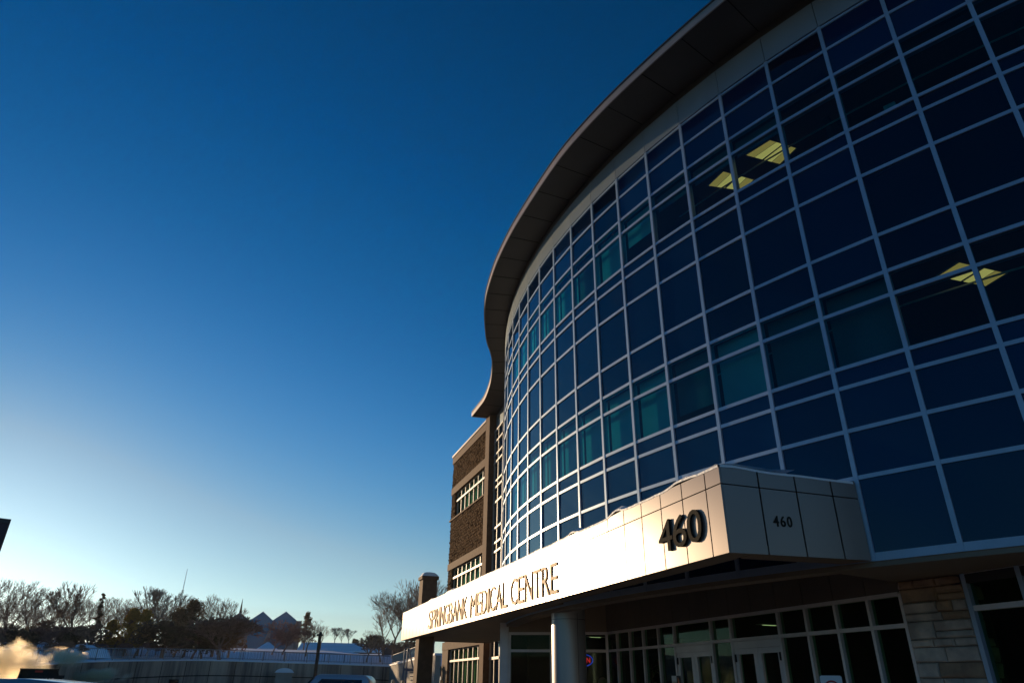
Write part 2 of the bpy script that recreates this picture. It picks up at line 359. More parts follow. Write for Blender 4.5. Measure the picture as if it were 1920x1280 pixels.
# ------------------------------------------------------------------ medical building
BL = V(4, 14, GZ)
B = empty('medical_building', BL, 'brown and glass medical building with a curved curtain wall under a sweeping eave', 'building')
C = V(21.824, 23.860); RR = 22.066; A0, DA = 3.8430, .04917
HZ = [11.076, 10.504, 9.856, 9.470, 8.540, 8.236, 7.542, 6.364, 5.710, 5.314, 4.393, 4.081, 3.416, 2.718, 1.625]
def cpt(k, r=RR, z=0.): a = A0+DA*k; return V(C.x+r*math.cos(a), C.y+r*math.sin(a), z)
K0, K1 = -19, 6                                         # mullion indices, left end to right end
def rad(k): a = A0+DA*k; return V(math.cos(a), math.sin(a))
for k in range(K0, K1+1):
    p = cpt(k); n = rad(k); t = V(-n.y, n.x); mb = MB()
    mb.obox(p, t, n, -.032, .032, -.10, .022, 1.57, 11.12)
    mb.build('mullion', M['alu'], B)
for i, z in enumerate(HZ):
    mb = MB(); h = .03 if 0 < i < 14 else (.025 if i == 0 else .055)
    for k in range(K0, K1):
        a0, b0 = cpt(k, RR+.014), cpt(k+1, RR+.014); a1, b1 = cpt(k, RR-.08), cpt(k+1, RR-.08)
        mb.hexa([(b0.x, b0.y, z-h), (a0.x, a0.y, z-h), (a1.x, a1.y, z-h), (b1.x, b1.y, z-h)][::-1], [(b0.x, b0.y, z+h), (a0.x, a0.y, z+h), (a1.x, a1.y, z+h), (b1.x, b1.y, z+h)][::-1])
    mb.build('transom_rail', M['alu'], B)
def pane(mb, k, i, j, off=0., mi=0):
    jx = [rnd.uniform(-.007, .007) for _ in range(4)]
    a, b = cpt(k, RR-.01-off), cpt(k+1, RR-.01-off); n = (rad(k)+rad(k+1)).normalized()
    z1, z0 = HZ[i], HZ[j]
    mb.face([(b.x+n.x*jx[0], b.y+n.y*jx[0], z0), (a.x+n.x*jx[1], a.y+n.y*jx[1], z0), (a.x+n.x*jx[2], a.y+n.y*jx[2], z1), (b.x+n.x*jx[3], b.y+n.y*jx[3], z1)], mi)
for k in range(K0, K1):
    for rows_, nm, mm in (([(0, 1), (1, 2)], 'spandrel_panel', 'spandrel'), ([(2, 3), (3, 4)], 'window', 'glass'), ([(4, 5), (5, 6), (6, 7), (7, 8)], 'spandrel_panel', 'spandrel'), ([(8, 9), (9, 10)], 'window', 'glass')):
        mb = MB()
        for i, j in rows_: pane(mb, k, i, j)
        mb.build(nm, M[mm], B)
for k in range(K0, K1):
    mb = MB()
    for i, j in ((10, 11), (11, 12), (12, 13), (13, 14)): pane(mb, k, i, j)
    mb.build('spandrel_panel', M['spandrel'], B)
# interior floors seen through the vision glass
def ring(mb, r0, r1, z0, z1, ka=K0, kb=K1):
    for k in range(ka, kb):
        a, b, c, d_ = cpt(k, r1), cpt(k+1, r1), cpt(k+1, r0), cpt(k, r0)
        mb.hexa([(p.x, p.y, z0) for p in (a, b, c, d_)], [(p.x, p.y, z1) for p in (a, b, c, d_)])
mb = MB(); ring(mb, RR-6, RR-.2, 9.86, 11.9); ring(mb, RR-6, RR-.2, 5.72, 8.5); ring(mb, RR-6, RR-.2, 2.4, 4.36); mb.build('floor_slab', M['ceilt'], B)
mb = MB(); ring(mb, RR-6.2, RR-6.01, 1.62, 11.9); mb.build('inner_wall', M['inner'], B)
mb = MB()
for k in range(K0+1, K1, 3):
    p = cpt(k+.5); n = rad(k+.5); t = V(-n.y, n.x)
    for z0, z1 in ((8.5, 9.86), (4.36, 5.72)): mb.obox(p, t, n, -.05, .05, -6, -.9, z0, z1)
mb.build('partition', M['inner'], B)
BL_ = {(-12, 0): .97, (-11, 0): .98, (-10, 0): .97, (-9, 0): .95, (-8, 0): .98, (-7, 0): .9, (-6, 0): .97, (-5, 0): .97, (-4, 0): .55, (-3, 0): .3, (-2, 0): .29, (-1, 0): .29,
       (-12, 1): 1, (-11, 1): 1, (-10, 1): 1, (-9, 1): 1, (-8, 1): 1, (-7, 1): .98, (-6, 1): 1, (-5, 1): 1, (-4, 1): .97, (-3, 1): .8, (-2, 1): .99, (-1, 1): .96, (0, 1): .98}
for (k, fl), f in BL_.items():
    if f <= 0: continue
    n = (rad(k)+rad(k+1)).normalized(); a, b = cpt(k, RR-.18), cpt(k+1, RR-.18); z1 = (HZ[2], HZ[8])[fl]-.01; z0 = z1-f*1.33
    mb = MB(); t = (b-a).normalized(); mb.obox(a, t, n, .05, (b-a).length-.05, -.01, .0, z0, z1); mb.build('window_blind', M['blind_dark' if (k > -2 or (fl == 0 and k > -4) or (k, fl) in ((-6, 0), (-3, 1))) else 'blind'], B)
def troffer(p, q, r_, s_, z, label):
    o = empty('ceiling_light', (p.x, p.y, z), label, 'ceiling light', 'lit ceiling lights inside the curtain wall')
    c = (p+q+r_+s_)/4; mb = MB(); e0, e1 = [(p, q), (s_, r_)], None
    def L(a, b, t): return a+(b-a)*t
    for t0, t1, m_ in ((.04, .25, 1), (.265, .475, 1), (.525, .735, 1), (.75, .96, 1)):
        A_, B_ = L(p, s_, t0), L(p, s_, t1); D_, C_ = L(q, r_, t0), L(q, r_, t1)
        mb.face([(A_.x, A_.y, z-.004), (D_.x, D_.y, z-.004), (C_.x, C_.y, z-.004), (B_.x, B_.y, z-.004)], 0 if .2 < t0 < .6 else 1)
    mb.build('diffuser', [M['troffer'], M['troffer_dim']], o)
    mb = MB(); mb.prism([(v.x, v.y) for v in (p, q, r_, s_)], z-.002, z+.012); mb.build('light_frame', M['white'], o)
def rect4(c, ang, a, b):
    u = V(math.cos(ang), math.sin(ang)); v = V(-u.y, u.x); return [c+u*a*.5+v*b*.5, c-u*a*.5+v*b*.5, c-u*a*.5-v*b*.5, c+u*a*.5-v*b*.5]
q = [atz(1160+a*.3958, b*.3958, 9.845) for a, b in [(598, 735), (712, 665), (845, 705), (770, 780)]]; troffer(*[V(v.x, v.y) for v in q], 9.855, 'lit yellow ceiling light behind the top floor glass, the larger and upper of the pair')
q = [atz(1160+a*.3958, b*.3958, 9.845) for a, b in [(420, 880), (490, 813), (645, 855), (590, 905)]]; troffer(*[V(v.x, v.y) for v in q], 9.855, 'lit yellow ceiling light behind the top floor glass, the smaller one further left')
q = [atz(1460+a*.5157, 400+b*.5157, 5.70) for a, b in [(572, 230), (650, 180), (835, 222), (760, 268)]]; troffer(*[V(v.x, v.y) for v in q], 5.715, 'lit yellow ceiling light behind the middle floor glass at far right')
# things standing on the inner sills of the top floor
p = cpt(1.62, RR-.22); mb = MB(); mb.obox(p, V(-rad(1.6).y, rad(1.6).x), rad(1.6), -.09, .09, -.12, 0, 8.501, 8.85)
tag(mb.build('document_box', M['teal']), 'teal upright box standing inside the top floor window at upper right', 'box')
p = cpt(1.9, RR-.22); mb = MB(); mb.obox(p, V(-rad(1.9).y, rad(1.9).x), rad(1.9), -.08, .08, -.12, 0, 8.501, 8.66); 
tag(mb.build('tissue_box', M['teal']), 'small teal box beside the taller box inside the top floor window', 'box')

for z in (9.66, 5.52):                                 # pale ceiling edge trim seen through the transom panes
    mb = MB(); ring(mb, RR-.9, RR-.875, z-.012, z+.012, -3, K1); mb.build('ceiling_trim', M['blind'], B)
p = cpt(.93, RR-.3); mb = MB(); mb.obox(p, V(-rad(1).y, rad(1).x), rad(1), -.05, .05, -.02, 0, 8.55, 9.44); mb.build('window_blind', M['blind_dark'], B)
sp0 = cpt(2.25, RR-.3); spt = empty('potted_plant', (sp0.x, sp0.y, 8.501), 'small green plant on a top floor sill at the upper right edge', 'plant')
mb = MB(); mb.tube((sp0.x, sp0.y, 8.501), (sp0.x, sp0.y, 8.6), .05, .07, 12); mb.build('pot', M['brown'], spt)
mb = MB(); rg = random.Random(5)
for _ in range(40):
    a = rg.uniform(0, 6.28); d = V(math.cos(a), math.sin(a), rg.uniform(.1, 1.2)).normalized(); L = rg.uniform(.08, .17); s_ = d.cross(Z3).normalized()*.018; b = V(sp0.x, sp0.y, 8.6)
    mb.face([b, b+d*L*.5-s_, b+d*L, b+d*L*.5+s_])
mb.build('foliage', M['leafgreen'], spt)
# frieze above the glazing: one panel per bay
for k in range(K0, K1):
    mb = MB(); e = .006/RR/DA
    a0, b0, b1, a1 = cpt(k+e*1, RR+.02), cpt(k+1-e, RR+.02), cpt(k+1-e, RR-.1), cpt(k+e, RR-.1)
    mb.hexa([(v.x, v.y, 11.135) for v in (a0, b0, b1, a1)], [(v.x, v.y, 11.80) for v in (a0, b0, b1, a1)])
    mb.build('frieze_panel', M['frieze'], B)
mb = MB(); ring(mb, RR-.12, RR-.05, 11.08, 12.0); mb.build('frieze_backing', M['joint'], B)
mb = MB()
for k in range(K0, K1):
    a0, b0, b1, a1 = cpt(k, RR-.0), cpt(k+1, RR-.0), cpt(k+1, RR-.049), cpt(k, RR-.049)
    mb.hexa([(v.x, v.y, 11.805) for v in (a0, b0, b1, a1)], [(v.x, v.y, 11.999) for v in (a0, b0, b1, a1)])
mb.build('recessed_frieze_band', M['eave'], B)

# eave: S-shaped outer edge
OE = [(8.6, 4.1), (7.0, 5.45), (5.9, 6.6), (4.9, 7.78), (4.051, 8.903), (3.493, 9.64), (2.848, 10.55), (2.225, 11.49), (1.67, 12.43), (1.17, 13.4), (.62, 14.75), (.0, 16.45), (-.40, 17.8), (-.66, 18.9), (-.924, 20.427), (-1.018, 21.685), (-1.035, 22.847), (-1.000, 23.909), (-.875, 24.919), (-.825, 25.9), (-.86, 26.95), (-.978, 28.281), (-1.25, 29.9), (-1.60, 31.09), (-1.963, 32.206)]
OE = densify([V(x, y) for x, y in OE], 4)
inner = []
for p in OE:
    d = p-C; a = math.atan2(d.y, d.x) % (2*math.pi)
    if p.y > 30.2: inner.append(V(p.x+1.3+(p.y-30.2)*.05, p.y+.35))
    else: inner.append(C+d.normalized()*(RR-.3))
def strip(mb, A_, B_, z0, z1):
    for i in range(len(A_)-1):
        a, b, c, d_ = A_[i], A_[i+1], B_[i+1], B_[i]
        mb.hexa([(v.x, v.y, z0) for v in (d_, c, b, a)], [(v.x, v.y, z1) for v in (d_, c, b, a)])
def offs(P, o):
    r_ = []
    for i, p in enumerate(P): n = outward(P, i); r_.append(V(p.x+n.x*o, p.y+n.y*o))
    return r_
sgn = 1 if outward(OE, 10).x < 0 else -1                # outward = street side
mb = MB(); strip(mb, offs(OE, -.03*sgn), inner, 12.0, 12.06); ev = mb.build('eave', M['eave'], B)
mb = MB(); strip(mb, offs(OE, .0), offs(OE, -.028*sgn), 11.985, 12.19); mb.build('eave_fascia', M['eavetrim'], ev)
mb = MB(); strip(mb, offs(OE, .02*sgn), offs(OE, -.1*sgn), 12.19, 12.235); mb.build('eave_drip_edge', M['eave'], ev)
mb = MB(); strip(mb, offs(OE, -.11*sgn), inner, 12.1, 12.22); mb.build('roof', M['eave'], B)
mb = MB()
for k in range(-17, K1):                                # soffit joints
    n = rad(k); t = V(-n.y, n.x); best = min(OE, key=lambda p: abs(math.atan2((p-C).y, (p-C).x) % (2*math.pi)-(A0+DA*k)))
    mb = MB(); mb.obox(C, t, n, -.007, .007, RR+.03, (best-C).length-.035, 11.993, 12.003); mb.build('soffit_joint', M['joint'], ev)
for p in OE[-12::5]:
    mb = MB(); mb.obox(p, V(.3, -.95), V(.95, .3), -.007, .007, .04, 1.2, 11.993, 12.003); mb.build('soffit_joint', M['joint'], ev)

# end trim of the eave
p = OE[-1]; q_ = inner[-1]; mb = MB(); d = (q_-p).normalized(); mb.obox(p, d, V(-d.y, d.x), 0, (q_-p).length, 0, .05, 11.98, 12.2); mb.build('eave_end_trim', M['eavetrim'], ev)

# flat glazed strip between the curve and the brown pier
SA, SB = V(-.30, 30.30), V(-.74, 32.04); sdv = (SB-SA).normalized(); SL = (SB-SA).length; sn = V(-sdv.y, sdv.x)
if sn.x > 0: sn = -sn
for i, t in enumerate((0.03, .93, SL-.03)):
    mb = MB(); mb.obox(SA, sdv, sn, t-.035, t+.035, -.08, .05, -1.6, 11.12); mb.build('mullion', M['whiteframe'], B)
for i, z in enumerate(HZ[:14]):
    mb = MB(); mb.obox(SA, sdv, sn, 0, SL, -.06, .075, z-.04, z+.04); mb.build('transom_rail', M['whiteframe'], B)
for zz in (1.02, -.4):
    mb = MB(); mb.obox(SA, sdv, sn, 0, SL, -.06, .075, zz-.05, zz+.05); mb.build('transom_rail', M['whiteframe'], B)
mb = MB(); mb.obox(SA, sdv, sn, 0, SL, -.03, -.01, -1.6, 11.1); mb.build('window', M['spandrel'], B)
mb = MB(); mb.obox(SA, sdv, sn, 0, SL, -.3, -.02, 11.13, 11.995); mb.build('frieze_panel', M['frieze'], B)
mb = MB(); q_ = cpt(K0); mb.obox(SA+sn*.06, (V(q_.x, q_.y)-SA).normalized(), V(0, 1), 0, (V(q_.x, q_.y)-SA).length, 0, .2, GZ, 11.99); mb.build('return_wall', M['eave'], B)

# brick wing
P0 = V(-.99, 31.96); ud = V(-math.sin(R(18.9)), math.cos(R(18.9))); un = V(-ud.y, ud.x)  # un -> street
def wbox(mb, t0, t1, o0, o1, z0, z1, mi=0): mb.obox(P0, ud, un, t0, t1, o0, o1, z0, z1, mi)
mb = MB(); wbox(mb, 0, .62, -1.2, 0.06, GZ, 12.02); mb.build('brown_pier', M['brown'], B)
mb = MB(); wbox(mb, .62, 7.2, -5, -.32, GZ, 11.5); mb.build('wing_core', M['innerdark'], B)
def blocks(mb, t0, t1, z0, z1, rowh=.155, seed=3, dep=.05, base=-.32, fr=None, lens=(.16, .42)):
    rg = random.Random(seed); nr = max(1, round((z1-z0)/rowh)); hh = (z1-z0)/nr
    for r_ in range(nr):
        z = z0+r_*hh; t = t0-rg.uniform(0, .25)
        while t < t1:
            L = rg.uniform(*lens); a = max(t, t0)+.006; b = min(t+L, t1)-.006; t += L
            if b-a < .03: continue
            o = [rg.uniform(0, dep) for _ in range(4)]; e = .03
            bq = [(a, z+.006), (b, z+.006), (b, z+hh-.006), (a, z+hh-.006)]
            bk = [P0+ud*x+un*base for x, y in bq]; md = [P0+ud*x+un*(-.03) for x, y in bq]
            fx = [P0+ud*(x+(e if x == a else -e))+un*(-.03+o[i]) for i, (x, y) in enumerate(bq)]
            fz = [z+.006+e, z+.006+e, z+hh-.006-e, z+hh-.006-e]
            i0 = len(mb.v)
            for pt, (x, zz) in zip(md, bq): mb.v.append((pt.x, pt.y, zz))
            for pt, zz in zip(fx, fz): mb.v.append((pt.x, pt.y, zz))
            c = P0+ud*((a+b)/2+rg.uniform(-.06, .06))+un*(-.03+rg.uniform(.3, 1.1)*dep); mb.v.append((c.x, c.y, z+hh*rg.uniform(.35, .65)))
            for k in range(4):
                k2 = (k+1) % 4; mb.f.append((i0+k, i0+k2, i0+4+k2, i0+4+k)); mb.f.append((i0+4+k, i0+4+k2, i0+8)); mb.mi += [0, 0]
mb = MB(); wbox(mb, .62, 7.18, -.32, -.035, 10.08, 11.42); blocks(mb, .62, 7.2, 10.0, 11.42, seed=1); mb.build('split_block_wall', M['splitface'], B)
mb = MB(); wbox(mb, .62, 7.18, -.32, -.035, 5.86, 8.14); blocks(mb, .62, 7.2, 5.86, 8.14, seed=2); mb.build('split_block_wall', M['splitface'], B)
mb = MB(); wbox(mb, .62, 7.18, -.32, -.035, 1.98, 4.12); blocks(mb, .62, 7.2, 1.98, 4.12, seed=5); mb.build('split_block_wall', M['splitface'], B)
for z0, z1, sd_ in ((4.12, 5.5, 6), (8.22, 9.6, 8)):
    mb = MB(); wbox(mb, 6.35, 7.18, -.32, -.035, z0, z1); blocks(mb, 6.36, 7.2, z0+.02, z1-.02, seed=sd_); mb.build('split_block_wall', M['splitface'], B)
mb = MB(); wbox(mb, .62, 7.22, -.32, .02, 9.60, 10.0); mb.build('precast_band', M['brown'], B)
mb = MB(); wbox(mb, .62, 7.22, -.32, .02, 5.5, 5.85); mb.build('precast_band', M['brown'], B)
mb = MB(); wbox(mb, .62, 7.5, -.32, .02, 1.60, 1.97); mb.build('precast_band', M['brown'], B)
mb = MB(); wbox(mb, .62, 7.3, -.32, .05, 8.14, 8.215); mb.build('window_sill', M['brown'], B)
mb = MB(); wbox(mb, .62, 7.22, -.5, .03, 11.42, 11.84); mb.build('parapet', M['brown'], B)
mb = MB(); wbox(mb, .60, 7.27, -.6, .07, 11.84, 11.94); mb.build('parapet_coping', M['coping'], B)
mb = MB(); wbox(mb, 7.18, 7.24, -5, -.1, GZ, 11.42); mb.build('end_wall', M['splitface'], B)
mb = MB(); wbox(mb, 6.3, 7.5, -.4, .0, GZ, 1.60); mb.build('brown_pier', M['brown'], B)
def ribbon(t0, t1, zb, zt, zbar, nm, gl, m_frame='whiteframe'):
    wf = MB(); 
    for i in range(nm+1):
        t = t0+(t1-t0)*i/nm; wbox(wf, t-.03, t+.03, -.22, -.12, zb, zt)
    wbox(wf, t0, t1, -.21, -.13, zt-.05, zt); wbox(wf, t0, t1, -.21, -.13, zb, zb+.05); wbox(wf, t0, t1, -.2, -.07, zbar-.045, zbar+.045)
    f = wf.build('window', M[m_frame], B)
    gmb = MB(); q = [P0+ud*t0+un*-.19, P0+ud*t1+un*-.19]; gmb.face([(q[1].x, q[1].y, zb), (q[0].x, q[0].y, zb), (q[0].x, q[0].y, zt), (q[1].x, q[1].y, zt)])
    gmb.build('pane', M[gl], f)
ribbon(.70, 6.3, 8.22, 9.6, 9.12, 7, 'glassg'); ribbon(.70, 6.3, 4.13, 5.5, 5.04, 7, 'glassg'); ribbon(.62, 6.25, -1.3, 1.6, 1.07, 7, 'glassg')
for z0, z1 in ((8.22, 9.6), (4.13, 5.5), (-1.3, 1.6)):       # blinds right behind the wing windows
    for i in range(7):
        if z0 > 0 or i % 2 == 0:
            mb = MB(); wbox(mb, .78+i*.8, 1.3+i*.8, -.315, -.30, z0+.05, z1-.03); mb.build('window_blind', M['blind'], B)

# ------------------------------------------------------------------ ground floor under the overhang
# soffit of the overhang
KS = -.62
mb = MB()
ks = [KS]+list(range(0, K1+1))
for ka, kb in zip(ks[:-1], ks[1:]):
    a, b, c, d_ = cpt(ka, RR-.005), cpt(kb, RR-.005), cpt(kb, RR-5.5), cpt(ka, RR-5.5)
    if ka == KS: d_ = V(8.85, 12.86)
    mb.hexa([(p.x, p.y, 1.50) for p in (a, b, c, d_)], [(p.x, p.y, 1.568) for p in (a, b, c, d_)])
a, b, c, d_ = cpt(-1, RR-.005), cpt(KS, RR-.005), cpt(KS, RR-.3), cpt(-1, RR-.3); mb.hexa([(p.x, p.y, 1.50) for p in (a, b, c, d_)], [(p.x, p.y, 1.568) for p in (a, b, c, d_)])
mb.build('overhang_soffit', M['soffit'], B)
mb = MB(); ring(mb, RR-.30, RR-.005, 1.50, 1.568, K0, -1); mb.build('sill_soffit', M['soffit'], B)
mb = MB(); ring(mb, RR-6, RR-.31, 2.3, 2.36, K0, 0); mb.build('recess_ceiling', M['soffit'], B)
mb = MB(); ring(mb, RR-.34, RR-.30, 1.568, 2.36, K0, 0); mb.build('recess_ceiling', M['wallpanel'], B)
W0 = V(5.997, 11.06); W1 = V(2.72, 20.55); wd = (W1-W0).normalized(); wn = V(-wd.y, wd.x)   # wn -> street
WL = (W1-W0).length
tm = [0, .66, 1.39, 2.12, 2.87, 4.36, 5.06, 6.54, 7.26, 8.0, 8.7, 9.41, WL]
for i in range(len(tm)+1):                               # brown wall panels above
    ts = [0, .67, 1.40, 2.14, 2.88, 3.64, 4.37, 5.08, 5.82, 6.55, 7.28, 8.0, 8.72, 9.42, WL]
    mb = MB(); mb.obox(W0, wd, wn, ts[i]+.008, ts[i+1]-.008, -.1, 0, 1.365, 2.3); mb.build('wall_panel', M['wallpanel'], B)
mb = MB(); mb.obox(W0, wd, wn, 0, WL, -.2, -.02, 1.36, 2.3); mb.build('panel_backing', M['joint'], B)
def bar(mb, t0, t1, z0, z1, o0=-.1, o1=.02, o=W0, d=wd, n=wn): mb.obox(o, d, n, t0, t1, o0, o1, z0, z1)
for i, t in enumerate(tm):
    z0 = GZ+.02; mb = MB(); bar(mb, t-.028, t+.028, z0, 1.335, -.1, .025); mb.build('mullion', M['alu_dim'], B)
mb = MB(); bar(mb, .03, WL, 1.30, 1.36); mb.build('storefront_head', M['alu_dim'], B)
mb = MB(); bar(mb, .03, WL, .855, .915); mb.build('transom_rail', M['alu_dim'], B)
for i in range(len(tm)-1):
    a, b = tm[i], tm[i+1]; door = i in (4, 6)
    def gp(z0, z1, nm='window', par=B, a=a, b=b, o=-.04):
        m_ = MB(); p, q = W0+wd*a+wn*o, W0+wd*b+wn*o; m_.face([(q.x, q.y, z0), (p.x, p.y, z0), (p.x, p.y, z1), (q.x, q.y, z1)]); return m_.build(nm, M['glassg'], par)
    gp(.9, 1.31)
    if not door: gp(GZ+.1, .87); continue
    mb = MB(); bar(mb, a+.03, b-.03, .72, .85, -.09, .01); dh = mb.build('door_header', M['alu_dim'], B)
    c = (a+b)/2
    for s, (l0, l1) in enumerate(((a+.035, c-.004), (c+.004, b-.035))):
        mb = MB()
        for x0, x1, z0, z1 in ((l0, l0+.11, GZ+.02, .715), (l1-.11, l1, GZ+.02, .715), (l0, l1, .62, .715), (l0, l1, GZ+.02, GZ+.25)): bar(mb, x0, x1, z0, z1, -.08, -.0 if x1-x0 < .2 else -.004)
        dr = mb.build('door', M['alu_dim'], B)
        m_ = MB(); p, q = W0+wd*l0+wn*-.05, W0+wd*l1+wn*-.05; m_.face([(q.x, q.y, GZ+.2), (p.x, p.y, GZ+.2), (p.x, p.y, .65), (q.x, q.y, .65)]); m_.build('pane', M['glassg'], dr)
        for z in (.55, -.35):
            hx = l0+.02 if s == 0 else l1-.05
            mb = MB(); bar(mb, hx, hx+.025, z-.07, z+.07, 0., .03); mb.build('hinge', M['cardark'], dr)
        mb = MB(); hx = l1-.06 if s == 0 else l0+.06; mb.tube(W0+wd*hx+wn*.05+Z3*-1.0, W0+wd*hx+wn*.05+Z3*-.4, .015, .015, 8); mb.build('handle', M['steelcol'], dr)
# facing storefront (shop) at the far end
X0 = V(2.72, 20.50); X1 = V(.0, 21.08); xd = (X1-X0).normalized(); xn = V(-xd.y, xd.x)
if xn.y > 0: xn = -xn
XL = (X1-X0).length
mb = MB(); mb.obox(X0, xd, xn, -.0, XL+.15, -.15, 0, 1.36, 2.3); mb.build('wall_panel', M['soffit'], B)
for t in (.0, .62, 1.55, XL-.05, ):
    mb = MB(); mb.obox(X0, xd, xn, t-.035, t+.035, -.09, .03, GZ, 1.36); mb.build('mullion', M['alu_dim'], B)
mb = MB(); mb.obox(X0, xd, xn, XL-.02, XL+.22, -.3, .06, GZ, 2.3); mb.build('corner_pier', M['alu_dim'], B)
for z in (1.33, .885):
    mb = MB(); mb.obox(X0, xd, xn, 0, XL, -.08, .025, z-.035, z+.035); mb.build('transom_rail', M['alu_dim'], B)
for a_, b_ in ((0, .62), (.62, 1.55), (1.55, XL-.05)):
    m_ = MB(); p, q = X0+xd*a_+xn*-.03, X0+xd*b_+xn*-.03; m_.face([(p.x, p.y, GZ+.1), (q.x, q.y, GZ+.1), (q.x, q.y, 1.32), (p.x, p.y, 1.32)]); m_.build('window', M['glassg'], B)
# interior shells of the ground floor
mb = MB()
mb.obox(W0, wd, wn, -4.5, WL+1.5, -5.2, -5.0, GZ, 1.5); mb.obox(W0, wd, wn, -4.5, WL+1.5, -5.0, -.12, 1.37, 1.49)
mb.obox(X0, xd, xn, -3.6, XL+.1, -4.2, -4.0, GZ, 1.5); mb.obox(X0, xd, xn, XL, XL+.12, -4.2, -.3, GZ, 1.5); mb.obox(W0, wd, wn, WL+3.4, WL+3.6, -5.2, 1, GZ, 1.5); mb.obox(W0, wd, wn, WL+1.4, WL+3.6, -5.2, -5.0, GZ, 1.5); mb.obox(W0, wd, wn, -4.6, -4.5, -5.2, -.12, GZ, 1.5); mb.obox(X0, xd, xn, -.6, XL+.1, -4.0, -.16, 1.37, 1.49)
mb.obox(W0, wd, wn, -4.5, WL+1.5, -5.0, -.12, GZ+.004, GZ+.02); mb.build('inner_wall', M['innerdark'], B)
# right-hand storefront beyond the stone column
Y0 = V(6.46, 10.2); yd = -wd; yn = wn
r1 = onplane(1817, 1141, Y0, yn); zt = r1.z; r2 = onplane(1906, 1052, Y0, yn); tmul = (r2-Y0).dot(yd)
for t in (.05, tmul, tmul*2-.05, tmul*3-.1, tmul*4-.15):
    mb = MB(); mb.obox(Y0, yd, yn, t-.035, t+.035, -.1, .04, GZ, 1.50); mb.build('mullion', M['alu'], B)
for z in (1.465, zt):
    mb = MB(); mb.obox(Y0, yd, yn, .05, 4.5, -.08, .03, z-.035, z+.035); mb.build('transom_rail', M['alu_dim'], B)
m_ = MB(); p, q = Y0+yd*.05+yn*-.03, Y0+yd*4.5+yn*-.03; m_.face([(p.x, p.y, GZ+.1), (q.x, q.y, GZ+.1), (q.x, q.y, 1.44), (p.x, p.y, 1.44)]); m_.build('window', M['glassg'], B)
# stone column of ashlar blocks
TL = V(5.985, 11.02); TR = V(6.463, 10.2); cd_ = (TR-TL).normalized(); cn = V(cd_.y, -cd_.x)
if cn.dot(V(1, 1)) > 0: cn = -cn
CW = (TR-TL).length
mbc = MB(); mbc.obox(TL, cd_, cn, .03, CW-.03, -.55, -.03, GZ, 1.499, 2)
rg = random.Random(11); z = GZ
def stone(mb, o, u, n, a, b, z0, z1, mi):
    g_ = .004; dp = [rg.uniform(.0, .045) for _ in range(4)]; e = .018
    B4 = [(a+g_, z0+g_), (b-g_, z0+g_), (b-g_, z1-g_), (a+g_, z1-g_)]; i0 = len(mb.v)
    for x, zz in B4: p = o+u*x+n*-.05; mb.v.append((p.x, p.y, zz))
    for i, (x, zz) in enumerate(B4):
        p = o+u*x+n*(dp[i]*.4); mb.v.append((p.x, p.y, zz))
    for i, (x, zz) in enumerate(B4):
        p = o+u*(x+(e if i in (0, 3) else -e))+n*(.012+dp[i]); mb.v.append((p.x, p.y, zz+(e if i < 2 else -e)))
    p = o+u*(a+(b-a)*rg.uniform(.3, .7))+n*(.02+rg.uniform(0, .03)); mb.v.append((p.x, p.y, z0+(z1-z0)*rg.uniform(.3, .7)))
    for k in range(4):
        k2 = (k+1) % 4
        mb.f += [(i0+k, i0+k2, i0+4+k2, i0+4+k), (i0+4+k, i0+4+k2, i0+8+k2, i0+8+k), (i0+8+k, i0+8+k2, i0+12)]; mb.mi += [mi]*3
while z < 1.49:
    h = rg.choice([.07, .09, .11, .15, .2, .24]); h = min(h, 1.499-z)
    if 1.499-z-h < .07: h = 1.499-z
    if h > .16 and rg.random() < .45:                   # irregular bond: split one side of the course
        c = rg.uniform(.3, .65)*CW
        for a, b, zs in ((0, c, [z, z+h]), (c, CW, [z, z+h*rg.uniform(.4, .6), z+h])):
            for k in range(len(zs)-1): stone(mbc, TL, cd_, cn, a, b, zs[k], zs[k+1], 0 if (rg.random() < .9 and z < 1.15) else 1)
    else:
        t = 0
        while t < CW-.01:
            L = rg.uniform(.2, .55); L = CW-t if CW-t-L < .15 else L
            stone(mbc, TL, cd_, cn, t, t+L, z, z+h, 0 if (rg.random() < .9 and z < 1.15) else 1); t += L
    stone(mbc, TR, -cn, cd_, 0, .27 if rg.random() < .5 else .4, z, z+h, 0); stone(mbc, TL, -cn, -cd_, 0, .3, z, z+h, 0)
    z += h
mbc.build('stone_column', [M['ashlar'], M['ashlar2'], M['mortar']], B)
# round clad column
cc = V(1.372, 16.9)
mb = MB(); n = 64
for k in range(n):
    a, b = 2*math.pi*k/n, 2*math.pi*(k+1)/n
    mb.face([(cc.x+.385*math.cos(a), cc.y+.385*math.sin(a), GZ), (cc.x+.385*math.cos(b), cc.y+.385*math.sin(b), GZ), (cc.x+.385*math.cos(b), cc.y+.385*math.sin(b), 1.62), (cc.x+.385*math.cos(a), cc.y+.385*math.sin(a), 1.62)])
rc = mb.build('round_column', M['steelcol'], B, smooth=True)
mb = MB(); an = math.radians(-62); mb.tube((cc.x+.383*math.cos(an), cc.y+.383*math.sin(an), GZ), (cc.x+.383*math.cos(an), cc.y+.383*math.sin(an), 1.49), .006, .006, 5)
mb.tube((cc.x, cc.y, 1.36), (cc.x, cc.y, 1.368), .3865, .3865, 64); mb.build('cladding_seam', M['joint'], rc)

